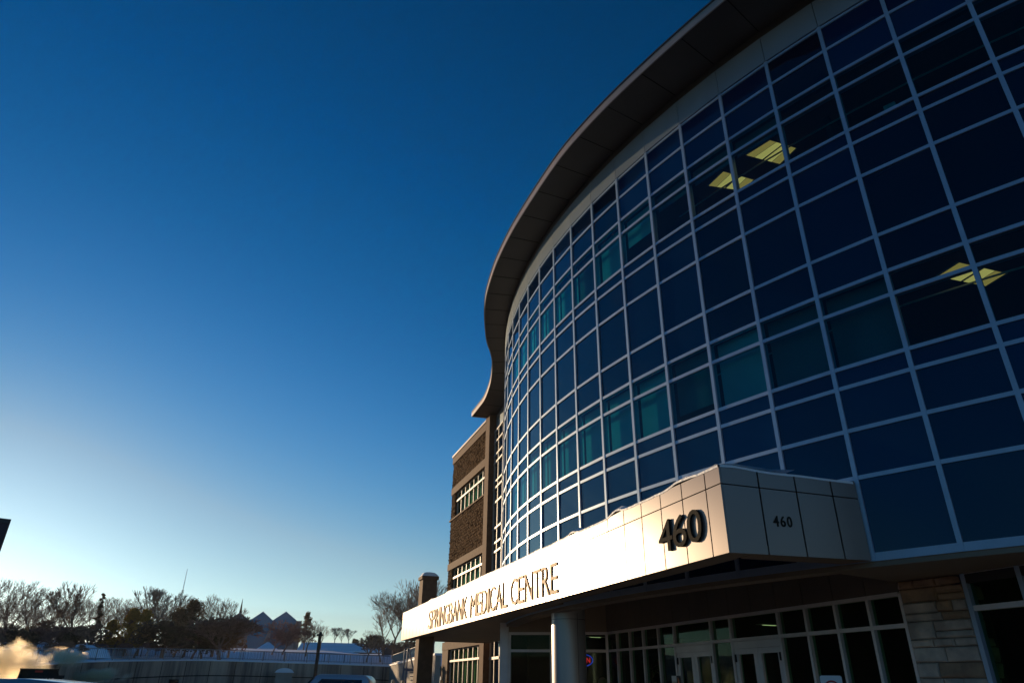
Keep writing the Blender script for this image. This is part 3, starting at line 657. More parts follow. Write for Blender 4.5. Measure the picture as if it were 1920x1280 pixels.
# ------------------------------------------------------------------ entrance canopy
C0 = V(2.854, 9.14); CL = V(-4.307, 30.023); kd = (CL-C0).normalized(); kn = V(-kd.y, kd.x); KL = (CL-C0).length
if kn.x > 0: kn = -kn
CR = V(4.917, 9.608); ke = (CR-C0).normalized(); km = V(ke.y, -ke.x); KE = (CR-C0).length
def ztop(t): return 2.72 if t < 3 else 2.70-.09*(t-3)/(KL-3)
mb = MB(); zb = 1.58
T_ = [0, 1, 2, 3, 6, 10, 14, 18, KL]
def in_edge(t, ins=.36): return C0+kd*t-kn*ins
# bottom return, top deck, soffit
mb.obox(C0, kd, kn, .02, KL, -.36, -.02, zb, zb+.12)
mb.obox(C0, ke, km, .37, KE+.12, -.36, -.02, zb, zb+.12)
cn0 = mb.build('entrance_canopy', M['soffit'], B)
tri = [C0+kd*.05-kn*.05, C0+kd*KL-kn*.05, C0+kd*KL-kn*3.6]
tri = [tri[0]] + [C0+kd*KL-kn*.05, C0+kd*KL-kn*3.7, V(.9, 29.8), cpt(-14, RR+.03), cpt(-12, RR+.03), cpt(-10, RR+.03), cpt(-8, RR+.03), cpt(-6, RR+.04), cpt(-4, RR+.04), cpt(-2, RR+.04), cpt(-1, RR+.04), V(CR.x, CR.y)]
def fan(mb, P, z, up):
    idx = P; cxy = idx[0]
    for i in range(1, len(idx)-1):
        f_ = [(cxy.x, cxy.y, z), (idx[i].x, idx[i].y, z), (idx[i+1].x, idx[i+1].y, z)]; mb.face(f_)
dk = MB()
rowsD = []
for t in [0, .5, 1, 2, 3, 5, 7, 9, 11, 13, 15, 17, 19, 21, KL]:
    a = C0+kd*t-kn*.03; w_ = 0
    # depth to the curtain curve
    w_ = .3
    while w_ < 3.7:
        p = a-kn*w_
        if (p-C).length < RR+.02: break
        w_ += .05
    if t == 0: w_ = KE-.05
    rowsD.append((a, C0+kd*t-kn*(w_+.03)))
for i in range(len(rowsD)-1):
    a, b = rowsD[i]; c, d_ = rowsD[i+1]; t = i
    for z0, z1 in ((2.50, 2.60),): dk.hexa([(v.x, v.y, z0) for v in (a, b, d_, c)], [(v.x, v.y, z1) for v in (a, b, d_, c)])
dk.build('canopy_deck', M['wallpanel'], cn0)
mb = MB()
for i in range(6, len(rowsD)-1):
    a, b = rowsD[i]; c, d_ = rowsD[i+1]; a = a-kn*.34; c = c-kn*.34
    if (b-a).dot(-kn) > .05: mb.hexa([(v.x, v.y, 1.61) for v in (a, b, d_, c)], [(v.x, v.y, 1.64) for v in (a, b, d_, c)])
mb.build('canopy_soffit', M['soffit'], cn0)
mb = MB(); mb.obox(C0, kd, kn, .36, KL, -.40, -.36, zb, 2.5); mb.obox(C0, ke, km, .4, KE, -.40, -.36, zb, 2.5); mb.build('fascia_backing', M['wallpanel'], cn0)
# fascia panels
ts = [0, .35]
while ts[-1]+.61 < KL-.2: ts.append(ts[-1]+.61)
ts.append(KL); g_ = .012
for i in range(len(ts)-1):
    a, b = ts[i]+(g_ if i else 0), ts[i+1]-g_
    for lo in (0, 1):
        mb = MB()
        za0, zb0 = (zb, zb) if lo == 0 else (2.488-.135*a/KL+.008,)*1+(2.488-.135*b/KL+.008,)
        za1, zb1 = (2.488-.135*a/KL-.008, 2.488-.135*b/KL-.008) if lo == 0 else (ztop(a), ztop(b))
        q = [C0+kd*a, C0+kd*b, C0+kd*b-kn*.03, C0+kd*a-kn*.03]
        zz0 = [za0, zb0, zb0, za0]; zz1 = [za1, zb1, zb1, za1]
        mb.hexa([(p.x, p.y, z) for p, z in zip(q, zz0)][::-1], [(p.x, p.y, z) for p, z in zip(q, zz1)][::-1])
        mb.build('fascia_panel', M['fascia'], cn0)
te = [0, .58, 1.15, 1.72, KE+.02]
for i in range(4):
    a, b = te[i]+(g_ if i else .03), te[i+1]-g_
    for lo in (0, 1):
        mb = MB(); hj = lambda t: 2.488-.07*t/KE; tp = lambda t: 2.72-.06*t/KE
        z0 = [zb, zb] if lo == 0 else [hj(a)+.008, hj(b)+.008]; z1 = [hj(a)-.008, hj(b)-.008] if lo == 0 else [tp(a), tp(b)]
        q = [C0+ke*a, C0+ke*b, C0+ke*b-km*.03, C0+ke*a-km*.03]
        mb.hexa([(q[0].x, q[0].y, z0[0]), (q[1].x, q[1].y, z0[1]), (q[2].x, q[2].y, z0[1]), (q[3].x, q[3].y, z0[0])], [(q[0].x, q[0].y, z1[0]), (q[1].x, q[1].y, z1[1]), (q[2].x, q[2].y, z1[1]), (q[3].x, q[3].y, z1[0])])
        mb.build('fascia_panel', M['fascia'], cn0)
mb = MB(); mb.obox(C0, kd, kn, .05, KL-.02, -.05, -.031, zb+.02, 2.58); mb.obox(C0, ke, km, .06, KE, -.05, -.031, zb+.02, 2.58); mb.build('joint_backing', M['joint'], cn0)
mb = MB(); mb.obox(C0+kd*KL, -kn, kd, .0, 3.7, -.03, .0, zb, 2.6); mb.build('fascia_panel', M['fascia'], cn0)
# raised letters: far end first, so the text runs from large t to small t
def word(s, t0, t1, z0, z1, m, nm, depth, lift, bold, wts=None):
    adv = {'I': .42, 'M': 1.35, 'E': .82, 'L': .8, 'R': .95, 'S': .9, 'T': .9, 'C': 1., 'G': 1.05, 'N': 1.05, 'A': 1.05, 'K': 1., 'P': .9, 'B': .95, 'D': 1.05}
    tot = sum(adv.get(c, 1.) for c in s); x = t0
    for c in s:
        w_ = adv.get(c, 1.)/tot*(t0-t1); pad = .12*w_ if c != 'I' else .3*w_
        org = C0+kd*(x-pad/2)+V(0, 0, z0); place_text(nm, c, org, -kd, Z3, kn, w_-pad, z1-z0, depth, m, cn0, bold, lift); x -= w_
word('SPRINGBANK', 17.28, 12.42, 1.705, 2.295, M['signletter'], 'sign_letter', .02, .004, -.008)
word('MEDICAL', 12.14, 8.86, 1.69, 2.29, M['signletter'], 'sign_letter', .02, .004, -.008)
word('CENTRE', 8.66, 5.69, 1.69, 2.285, M['signletter'], 'sign_letter', .02, .004, -.008)
for c, x0, x1 in (('4', 1.66, 1.27), ('6', 1.25, .89), ('0', .86, .50)):
    dg_ = place_text('house_number', c, C0+kd*x0+V(0, 0, 1.82), -kd, Z3, kn, x0-x1, .455, .03, M['letter'], cn0, .0, .006)
    mb = MB()
    for z in (1.9, 2.2): mb.tube(C0+kd*((x0+x1)/2-.05)+Z3*z, C0+kd*((x0+x1)/2-.05)+kn*.02+Z3*z, .008, .008, 6)
    mb.build('standoff_pin', M['letter'], dg_)
for c, x0, x1 in (('4', .715, .80), ('6', .825, .90), ('0', .925, 1.0)):
    place_text('small_number', c, C0+ke*x0+V(0, 0, 1.955), ke, Z3, km, x1-x0, .145, .008, M['letter'], cn0, .012, .002)

# snow lying on the canopy
def gs(t, c, s): return math.exp(-((t-c)/s)**2)
def snowh(t, w_):
    e = .015+.21*gs(t, .95, .34)+.10*gs(t, .2, .4)+.19*gs(t, 3.05, .22)+.17*gs(t, 4.95, .22)+.08*gs(t, 5.6, .2)+.05*gs(t, 7, .4)+.12*gs(t, 14.6, .35)+.12*gs(t, 17.0, .3)+.04*gs(t, 11, .8)
    return e*(.6+.5*noise.noise(V(t*1.7, w_*2, 1)))+.02*noise.noise(V(t*5, w_*6, 2))+.02
mb = MB(); NT, NW = 180, 10; gr = []
for i in range(NT+1):
    t = .01+(KL-.02)*i/NT; row = []
    for j in range(NW+1):
        w_ = j/NW*1.3; edge = min(1, (w_+.03)/.12)**.5; p = C0+kd*t-kn*(w_-.005); dC = p-C; p = C+dC.normalized()*max(dC.length, RR+.04); row.append((p.x, p.y, ztop(t)-.01+snowh(t, w_)*edge+.0))
    gr.append(row)
for i in range(NT):
    for j in range(NW): mb.face([gr[i][j], gr[i+1][j], gr[i+1][j+1], gr[i][j+1]])
    a, b = gr[i][0], gr[i+1][0]; mb.face([(a[0], a[1], a[2]-.03), (b[0], b[1], b[2]-.03), b, a])
tag(mb.build('snow_drift', M['snow'], smooth=True), 'lumpy strip of snow lying along the top edge of the canopy front', 'snow')
mb = MB(); gr = []
for i in range(41):
    t = .02+(KE-.04)*i/40; row = []
    for j in range(9):
        w_ = j/8*.9; p = C0+ke*t-km*(w_-.004); dC = p-C; p = C+dC.normalized()*max(dC.length, RR+.04); h = .02+.08*gs(t, .25, .35)+.03*gs(t, 1.3, .3); row.append((p.x, p.y, 2.715-.06*t/KE+h*min(1, (w_+.02)/.1)**.5*(1-.7*t/KE)))
    gr.append(row)
for i in range(40):
    for j in range(8): mb.face([gr[i][j], gr[i+1][j], gr[i+1][j+1], gr[i][j+1]])
    a, b = gr[i][0], gr[i+1][0]; mb.face([(a[0], a[1], a[2]-.03), (b[0], b[1], b[2]-.03), b, a])
tag(mb.build('snow_drift', M['snow'], smooth=True), 'thin snow on the short shaded end of the canopy above the small 460', 'snow')

# stone pillar with a domed cap through the far end of the canopy
pc = V(-3.12, 27.9)
pl = empty('stone_pillar', (pc.x, pc.y, GZ), 'tan square pillar with a snow-capped rounded top rising past the far end of the canopy', 'pillar')
mb = MB(); mb.obox(pc, kd, kn, -.3, .3, -.28, .28, GZ, 3.62); mb.build('shaft', M['brown'], pl)
mb = MB(); mb.obox(pc, kd, kn, -.35, .35, -.33, .33, 3.62, 3.74); cpn = mb.build('cap', M['brown'], pl)
mb = MB(); nseg = 8
for i in range(nseg):
    for j in range(nseg):
        def dq(i, j):
            a, b = i/nseg*2-1, j/nseg*2-1; h = .17*max(0, (1-abs(a)**3))**.5*max(0, (1-abs(b)**3))**.5; p = pc+kd*a*.34+kn*b*.32; return (p.x, p.y, 3.742+h)
        mb.face([dq(i, j), dq(i+1, j), dq(i+1, j+1), dq(i, j+1)])
mb.build('snow_cap', M['snow'], cpn, smooth=True)

# ------------------------------------------------------------------ small things at the storefronts
def on_x(t, z, o=.0): return X0+xd*t+xn*o+V(0, 0, z)
nz = empty('open_sign', on_x(.70, .55, -.2), 'blue oval neon sign with red letters behind the shop window right of the round column', 'sign')
mb = MB(); c = on_x(.70, .66, -.22); N_ = 36
for k in range(N_):
    a, b = 2*math.pi*k/N_, 2*math.pi*(k+1)/N_
    mb.tube(c-xd*(.27*math.cos(a))+Z3*(.15*math.sin(a)), c-xd*(.27*math.cos(b))+Z3*(.15*math.sin(b)), .012, .012, 6, False)
mb.build('oval_tube', M['neonblue'], nz)
place_text('letters', 'OPEN', c+xd*.2-Z3*.07, -xd, Z3, xn, .40, .14, .012, M['neonred'], nz, .01)
mb = MB(); mb.tube(c+Z3*.15, c+Z3*.69, .004, .004, 4); mb.build('hanging_wire', M['cardark'], nz)
sgp = empty('window_lettering', on_x(1.45, .4, -.02), 'small pale lettering on the dark shop window left of the round column', 'lettering')
place_text('text', 'Cafe', on_x(1.46, .66, -.025), -xd, Z3, xn, .34, .12, .002, M['barkred'], sgp)
place_text('text', 'Food', on_x(1.44, .48, -.025), -xd, Z3, xn, .34, .10, .002, M['decal'], sgp, .01)
place_text('text', 'Smoothies', on_x(1.44, .34, -.025), -xd, Z3, xn, .60, .10, .002, M['decal'], sgp, .01)
mb = MB(); c = on_x(1.1, -.38, -.024)
for k in range(40):
    a, b = 2*math.pi*k/40, 2*math.pi*(k+1)/40
    p = [c-xd*(r_*math.cos(t))+Z3*(r_*math.sin(t)) for r_, t in ((.34, a), (.34, b), (.27, b), (.27, a))]; mb.face(p, 0); mb.face([c, p[3], p[2]], 1)
tag(mb.build('round_decal', [M['green'], M['decal']]), 'round green-rimmed decal low on the shop window beside the column', 'decal')
# hanging paper lantern and plant inside the shop
lt = empty('paper_lantern', on_x(.22, .1, -.4), 'round yellowish ribbed lantern hanging in the shop window beside a plant', 'lantern')
mb = MB(); c = on_x(.2, .12, -.45)
for i in range(14):
    for j in range(8):
        def lp(i, j): a = 2*math.pi*i/14; b = math.pi*j/8; r_ = .12*(1+.06*(i % 2)); return (c.x+r_*math.sin(b)*math.cos(a), c.y+r_*math.sin(b)*math.sin(a), c.z+.13*math.cos(b))
        mb.face([lp(i, j), lp(i+1, j), lp(i+1, j+1), lp(i, j+1)])
mb.build('shade', M['yellow'], lt); mb = MB(); mb.tube(c+Z3*.13, c+Z3*1.24, .004, .004, 4); mb.build('cord', M['cardark'], lt)
def houseplant(c, h, r_, label, seed):
    o = empty('potted_plant', (c.x, c.y, GZ+.02), label, 'plant'); rg = random.Random(seed)
    mb = MB(); mb.tube((c.x, c.y, GZ+.02), (c.x, c.y, GZ+.4), .13, .18, 14); mb.build('pot', M['brown'], o)
    mb = MB(); mb.tube((c.x, c.y, GZ+.4), (c.x, c.y, GZ+h), .02, .01, 6); mb.build('stem', M['bark'], o)
    mb = MB()
    for _ in range(90):
        b = V(c.x, c.y, GZ+rg.uniform(.5, h)); a = rg.uniform(0, 6.28); d = V(math.cos(a), math.sin(a), rg.uniform(-.3, .8)).normalized(); L = rg.uniform(.5, 1)*r_; s_ = d.cross(Z3).normalized()*.035
        m_ = b+d*L*.5+Z3*.04; mb.face([b, m_-s_, b+d*L, m_+s_])
    mb.build('foliage', M['leafgreen'], o)
houseplant(on_x(.12, 0, -.7), 1.9, .35, 'leafy plant inside the shop window below the yellowish lantern', 3)
p = W0+wd*8.9-wn*.7; houseplant(p, 2.2, .45, 'tall leafy plant added for green reflections in the narrow panes left of the first double door', 4)  # added plant stands in for green reflections in these panes
for t, z, l in ((1.2, 1.33, 'short lit ceiling lamp strip in the dark shop left of the column'), (5.9, 1.355, 'small lit ceiling strip above the left double door')):
    if t < 2: p = on_x(.5, 1.355, -2.0); l = 'short lit ceiling lamp strip in the shop right of the column'
    else: p = W0+wd*t-wn*2.2+V(0, 0, z)
    o = empty('ceiling_lamp', p, l, 'ceiling lamp'); mb = MB(); mb.obox(V(p.x, p.y), wd, wn, -.03, .03, -.18, .18, p.z-.012, p.z-.004); mb.build('diffuser', M['lamp'], o)
    mb = MB(); mb.obox(V(p.x, p.y), wd, wn, -.08, .08, -.32, .32, p.z-.004, p.z+.014); mb.build('lamp_frame', M['white'], o)
# notices on the left door
nb = empty('door_notice', (W0+wd*6.45+wn*.03+V(0, 0, 0)), 'small white and orange notice on the left edge of the left double door', 'notice')
a = onplane(1259, 1266, W0+wn*.03, wn); b = onplane(1268, 1266, W0+wn*.03, wn); c = onplane(1275, 1266, W0+wn*.03, wn)
def tt(p): return (p-W0).dot(wd)
mb = MB(); bar(mb, tt(b)+.002, tt(a), a.z-.12, a.z, .026, .030); mb.build('white_sheet', M['white'], nb)
mb = MB(); bar(mb, tt(b)+.002, tt(a), a.z-.32, a.z-.122, .026, .030); mb.build('yellow_sheet', M['yellow'], nb)
mb = MB(); bar(mb, tt(c), tt(b)-.002, a.z-.32, a.z, .026, .030); mb.build('dark_sheet', M['cardark'], nb)
mb = MB(); p0_ = W0+wd*((tt(b)+tt(c))/2)+wn*.034; q = [(-.05, -.3), (.05, -.3), (.04, -.15), (-.01, -.03), (-.03, -.15)]
mb.face([(p0_-wd*x+Z3*(a.z+z)) for x, z in q]); mb.build('orange_figure', M['orange'], nb)
# no-parking sign on a post
sp_ = atd(1556.5, 1264.5, 11.3); nsn = V(-sp_.x, -sp_.y).normalized(); su = V(-nsn.y, nsn.x)
ns_ = empty('parking_sign', (sp_.x, sp_.y, GZ), 'white sign plate with a red ring on a post in front of the dark storefront', 'sign')
mb = MB(); mb.tube((sp_.x-nsn.x*.04, sp_.y-nsn.y*.04, GZ), (sp_.x-nsn.x*.04, sp_.y-nsn.y*.04, sp_.z-.03), .025, .025, 8); mb.build('post', M['rail'], ns_)
def rrect(w_, h, r_, n=6):
    P = []
    for cx, cy, a0 in ((w_-r_, h-r_, 0), (-w_+r_, h-r_, 90), (-w_+r_, -h+r_, 180), (w_-r_, -h+r_, 270)):
        for k in range(n+1): a = R(a0+90*k/n); P.append((cx+r_*math.cos(a), cy+r_*math.sin(a)))
    return P
def plate(w_, h, r_, o, th, m, nm, par):
    mb = MB(); c = sp_-Z3*.225+nsn*o; P = rrect(w_, h, r_)
    mb.hexa([c+su*x+Z3*y for x, y in P], [c+su*x+Z3*y+nsn*th for x, y in P]); return mb.build(nm, m, par)
pt = plate(.145, .225, .03, 0, .004, M['cardark'], 'plate_border', ns_); plate(.138, .218, .026, .005, .001, M['white'], 'plate_face', pt)
mb = MB(); c = sp_-Z3*.165+nsn*.008
for k in range(32):
    a, b = 2*math.pi*k/32, 2*math.pi*(k+1)/32; mb.face([c+su*(r_*math.cos(t))+Z3*(r_*math.sin(t)) for r_, t in ((.10, a), (.10, b), (.078, b), (.078, a))])
d1 = (su-Z3).normalized()*.085; d2 = (su+Z3).normalized()*.01; mb.face([c-d1-d2, c+d1-d2, c+d1+d2, c-d1+d2]); mb.build('red_ring', M['red'], pt)
place_text('letter_p', 'P', c-su*.035-Z3*.055+nsn*.001, su, Z3, nsn, .07, .11, .001, M['cardark'], pt, .02)
# ------------------------------------------------------------------ dark tower at the left edge
e = ray(19, 973); e = e*(24/math.hypot(e.x, e.y)); u = V(e.x, e.y).normalized(); left = V(-u.y, u.x); back = V(u.x, u.y)
tw = empty('office_tower', (e.x, e.y, GZ), 'dark flat-roofed building whose corner pokes in at the left edge', 'building')
wdir = (left).normalized(); bdir = V(wdir.y, -wdir.x)
if bdir.dot(u) < 0: bdir = -bdir
mb = MB(); mb.obox(V(e.x, e.y), wdir, bdir, 0, 45, 0, 9, GZ, e.z-.12); mb.build('wall', M['tower'], tw)  # length out of frame is stretched to darken the entrance reflections
mb = MB(); mb.obox(V(e.x, e.y), wdir, bdir, -.03, 45.05, -.03, 9.05, e.z-.12, e.z); mb.build('parapet', M['eave'], tw)

# unseen block added across the street, behind the eye, to darken glass reflections
ob = empty('reflection_block', (0, -34, GZ), 'unseen low brown block added across the street to darken the storefront reflections', 'building')
mb = MB(); mb.box(-60, 70, -48, -34, GZ, 2.6); mb.build('wall', M['tower'], ob)
mb = MB(); mb.box(-60.3, 70.3, -48.3, -33.7, 2.6, 2.8); mb.build('roof', M['eave'], ob)
for i in range(24):
    for z in (-.4,): mb = MB(); mb.box(-57+i*5.3, -54.4+i*5.3, -34.02, -33.95, z, z+1.6); mb.build('window', M['carglass'], ob)
# unseen dark slab added left of the frame to darken the doors' reflections
lb = empty('side_reflection_block', (-38, 34, GZ), 'unseen dark flat block added left of the frame to darken the entrance reflections', 'building')
la = V(-38, 43.5); lu = (V(-45, 18)-la).normalized(); ln_ = V(-abs(lu.y), -lu.x*(1 if lu.y < 0 else -1))
ln_ = V(lu.y, -lu.x); ln_ = ln_ if ln_.x < 0 else -ln_
mb = MB(); mb.obox(la, lu, ln_, 0, 34, 0, 9, GZ, 6.2); mb.build('wall', M['tower'], lb)
mb = MB(); mb.obox(la, lu, ln_, -.2, 34.2, -.2, 9.2, 6.2, 6.5); mb.build('roof', M['eave'], lb)
for i in range(8):
    mb = MB(); mb.obox(la, lu, ln_, 1.5+i*4, 4+i*4, -.05, .02, 0, 1.6); mb.build('window', M['carglass'], lb)
# light pole
lp_ = atd(600.5, 1188, 52); bx = atd(594.5, 1290, 52)
o = empty('utility_pole', (lp_.x, lp_.y, GZ), 'thin dark pole with a small crosspiece head behind the pickup truck', 'pole')
mb = MB(); mb.obox(V(lp_.x, lp_.y), V(1, 0), V(0, 1), -.09, .09, -.09, .09, GZ, lp_.z); mb.build('shaft', M['pole'], o)
mb = MB(); mb.obox(V(lp_.x, lp_.y), V(1, 0), V(0, 1), -.2, .2, -.12, .12, lp_.z-.12, lp_.z-.0); mb.obox(V(lp_.x, lp_.y), V(1, 0), V(0, 1), -.06, .1, -.05, .05, lp_.z, lp_.z+.14); mb.build('lamp_head', M['cardark'], o)

# ------------------------------------------------------------------ vehicles
def bevelled(name, prof, y0, y1, m, parent, loc, rot, bev=.06, taper=None, seg=3):
    """side profile (x,z) swept across y, bevelled; taper(z)->half width scale"""
    bm = bmesh.new(); A_ = [bm.verts.new((x, y0*(taper(z) if taper else 1), z)) for x, z in prof]; B_ = [bm.verts.new((x, y1*(taper(z) if taper else 1), z)) for x, z in prof]
    n = len(prof); bm.faces.new(A_); bm.faces.new(B_[::-1])
    for i in range(n): bm.faces.new((A_[i], B_[i], B_[(i+1) % n], A_[(i+1) % n]))
    bmesh.ops.recalc_face_normals(bm, faces=bm.faces)
    if bev: bmesh.ops.bevel(bm, geom=list(bm.edges), offset=bev, segments=seg, affect='EDGES', profile=.6)
    me = bpy.data.meshes.new(name); bm.to_mesh(me); bm.free(); me.materials.append(m); me.polygons.foreach_set('use_smooth', [True]*len(me.polygons))
    o = bpy.data.objects.new(name, me); col.objects.link(o); o.parent = parent; return o
def wheel(par, x, y, r_=.36):
    mb = MB(); mb.tube((x, y-.11, r_), (x, y+.11, r_), r_, r_, 24); w_ = mb.build2('wheel', M['tyre'], par); mb = MB(); mb.tube((x, y-.12, r_), (x, y+.12, r_), r_*.6, r_*.6, 16); mb.build2('rim', M['carpaint'], w_)
def build2(s, name, m, parent):                       # local coordinates: no offset
    me = bpy.data.meshes.new(name); me.from_pydata([tuple(v) for v in s.v], [], s.f); me.materials.append(m); me.update()
    o = bpy.data.objects.new(name, me); col.objects.link(o); o.parent = parent; return o
MB.build2 = build2
def sidewin(par, pts, y, m=None):
    mb = MB(); mb.face([(x, y(z), z) for x, z in pts]); return mb.build2('side_window', m or M['carglass'], par)
def pickup(loc, rz, label):
    o = empty('pickup_truck', loc, label, 'pickup truck'); o.rotation_euler = (0, 0, rz)
    body = [(-2.9, .45), (2.75, .45), (2.8, .75), (2.78, 1.22), (-1.25, 1.2), (-2.75, 1.08), (-2.95, .8)]
    tp = lambda z: 1 if z < 1.2 else 1-.16*(z-1.2)/.75
    bevelled('body', body, -.98, .98, M['carpaint'], o, loc, rz, .07)
    cab = [(-1.35, 1.15), (1.32, 1.15), (1.18, 1.80), (1.02, 1.93), (-.55, 1.95), (-.72, 1.90)]
    cb = bevelled('cab', cab, -.93, .93, M['carpaint'], o, loc, rz, .07, tp)
    for s in (-1, 1):
        yy = lambda z, s=s: s*(.93*tp(z)+.012)
        sidewin(o, [(-1.0, 1.27), (.95, 1.27), (.92, 1.78), (-.5, 1.80)][::s], yy)
        mb = MB(); mb.tube((-.95, s*.98, 1.25), (-.95, s*1.12, 1.3), .02, .02, 6); mb.box(-1.03, -.9, min(s*1.04, s*1.22), max(s*1.04, s*1.22), 1.22, 1.42); mb.build2('mirror', M['cardark'], o)
        for x in (-1.9, 1.8): wheel(o, x, s*.88, .38)
        mb = MB(); mb.box(-2.96, -2.86, min(s*.6, s*.9), max(s*.6, s*.9), .8, .98); mb.build2('headlight', M['white'], o)
    mb = MB(); mb.face([(-1.30, -.84, 1.24), (-1.30, .84, 1.24), (-.75, .76, 1.83), (-.75, -.76, 1.83)]); 
    mb.v = [(x-.06, y, z+.03) for x, y, z in mb.v]; mb.build2('windscreen', M['carglass'], o)
    return o
pk = atd(636, 1290, 28.5); az = math.atan2(pk.x, pk.y)
pickup((pk.x, pk.y, GZ), R(2), 'silver pickup truck facing left in front of the concrete wall')
def suv(loc, rz, label):
    o = empty('parked_car', loc, label, 'car'); o.rotation_euler = (0, 0, rz)
    tp = lambda z: 1 if z < .98 else 1-.22*(z-.98)/.6
    bevelled('body', [(-2.2, .35), (2.25, .35), (2.3, .85), (2.1, 1.02), (-1.2, 1.0), (-2.1, .85), (-2.28, .6)], -.92, .92, M['carpaint'], o, loc, rz, .08)
    bevelled('roof', [(-1.25, .95), (2.05, .97), (1.75, 1.45), (1.3, 1.60), (.5, 1.665), (-.1, 1.655), (-.4, 1.58)], -.86, .86, M['carpaint'], o, loc, rz, .06, tp)
    for s in (-1, 1):
        yy = lambda z, s=s: s*(.86*tp(z)+.012)
        sidewin(o, [(-1.0, 1.06), (1.75, 1.08), (1.5, 1.42), (-.35, 1.50)][::s], yy)
        for x in (-1.35, 1.4): wheel(o, x, s*.83, .34)
    return o
sv = atd(14, 1290, 15.2); suv((sv.x, sv.y, GZ), R(8), 'silver car of which only the sunlit roof shows at the bottom left corner')
# dark refuse container
dp = atd(60, 1290, 27)
dm = empty('refuse_container', (dp.x, dp.y, GZ), 'dark green slanted steel container with a small white number, left of the concrete wall', 'container')
zt_ = atd(60, 1254.5, 27).z-GZ; a = atd(13, 1280, 27); b = atd(101, 1280, 27); ux = V(b.x-a.x, b.y-a.y).normalized(); dm.rotation_euler = (0, 0, math.atan2(ux.y, ux.x))
hw = (V(b.x-a.x, b.y-a.y).length)/2
bevelled('bin_body', [(-hw-.0, .15), (hw, .15), (hw, zt_-.12), (hw-.06, zt_), (-hw+.16, zt_)], 0, 1.5, M['bin'], dm, None, None, .012, None, 1)
mb = MB(); mb.box(-hw+.14, hw-.04, -.04, 1.54, zt_, zt_+.03); mb.build2('lid', M['bin'], dm)
mb = MB(); mb.box(hw-.02, hw+.16, .1, 1.4, zt_-.22, zt_-.14); mb.box(hw, hw+.12, .1, 1.4, zt_-.5, zt_-.22); mb.build2('fork_pocket', M['cardark'], dm)
mb = MB(); mb.box(-.05, .15, -.03, .0, zt_-.07, zt_-.02); mb.build2('red_reflector', M['red'], dm)
for t in (-.35, .35):
    mb = MB(); mb.box(hw*t-.02, hw*t+.02, -.025, .01, .2, zt_-.1); mb.build2('rib', M['bin'], dm)
for sx in (-1, 1):
    for yy in (.2, 1.3): mb = MB(); mb.tube((sx*(hw-.2), yy-.04, .08), (sx*(hw-.2), yy+.04, .08), .08, .08, 12); mb.build2('wheel', M['tyre'], dm)
vs, fs = textmesh('#118', .17, .004, .004)
mb = MB(); mb.v = [(v.x+hw*.25, -.03-v.z, v.y+zt_-.34) for v in vs]; mb.f = fs; mb.mi = [0]*len(fs); mb.build2('number', M['white'], dm)

# ------------------------------------------------------------------ distant church, houses, mast
def hz(x): return 1285.1-.01323*(960-x)
D = 190; a = atd(493, 1270, D); cxu = V(a.y, -a.x).normalized(); cxb = V(a.x, a.y).normalized()
ch = empty('church', (a.x, a.y, 3), 'church with a row of pointed teal gables and a thin spire beyond the trees', 'church')
gz0 = 2.5
for i, (xl, xc, xr, yv, yp, m) in enumerate([(425, 450.5, 468.5, 1163, 1147, 'churchbrown'), (468.5, 493.5, 511.5, 1162, 1145.5, 'copper'), (511.5, 536.7, 556, 1162, 1145.5, 'copper')]):
    l, c, r_ = atd(xl, yv, D+i), atd(xc, yp, D+i), atd(xr, yv, D+i)
    mb = MB(); pts = [V(l.x, l.y, gz0), V(r_.x, r_.y, gz0), r_, c, l]; mb.hexa(pts, [p+cxb*9 for p in pts]); mb.build('gable', M[m], ch)
    if i:
        l2, r2 = atd(xl, 1214, D+i-.3), atd(xr, 1182, D+i-2.6); l3 = atd(xl+10, 1210, D+i-2.6)
        mb = MB(); rr = atd(xr, yv+2, D+i-.1); pts = [V(l3.x, l3.y, gz0), V(r_.x, r_.y, gz0), rr]; mb.hexa(pts, [V(p.x, p.y, p.z)-cxb*(2.5 if k < 2 else .1) for k, p in enumerate(pts)][::1]); mb.build('shadow_fin', M['churchbrown'], ch)  # brown fin shaped as the diagonal shadow across the gable
l, r_ = atd(556, 1163, D+3), atd(566, 1163, D+3); mb = MB(); mb.obox(V(l.x, l.y), cxu, cxb, 0, (r_-l).length, 0, 8, gz0, l.z); mb.build('side_wall', M['churchbrown'], ch)
b_ = atd(450.8, 1147, D+3); t_ = atd(454.5, 1121, D+3); t_ = V(b_.x, b_.y, t_.z); mb = MB(); mb.tube(b_-Z3*.5, t_, .36, .03, 6); mb.build('spire', M['joint'], ch)

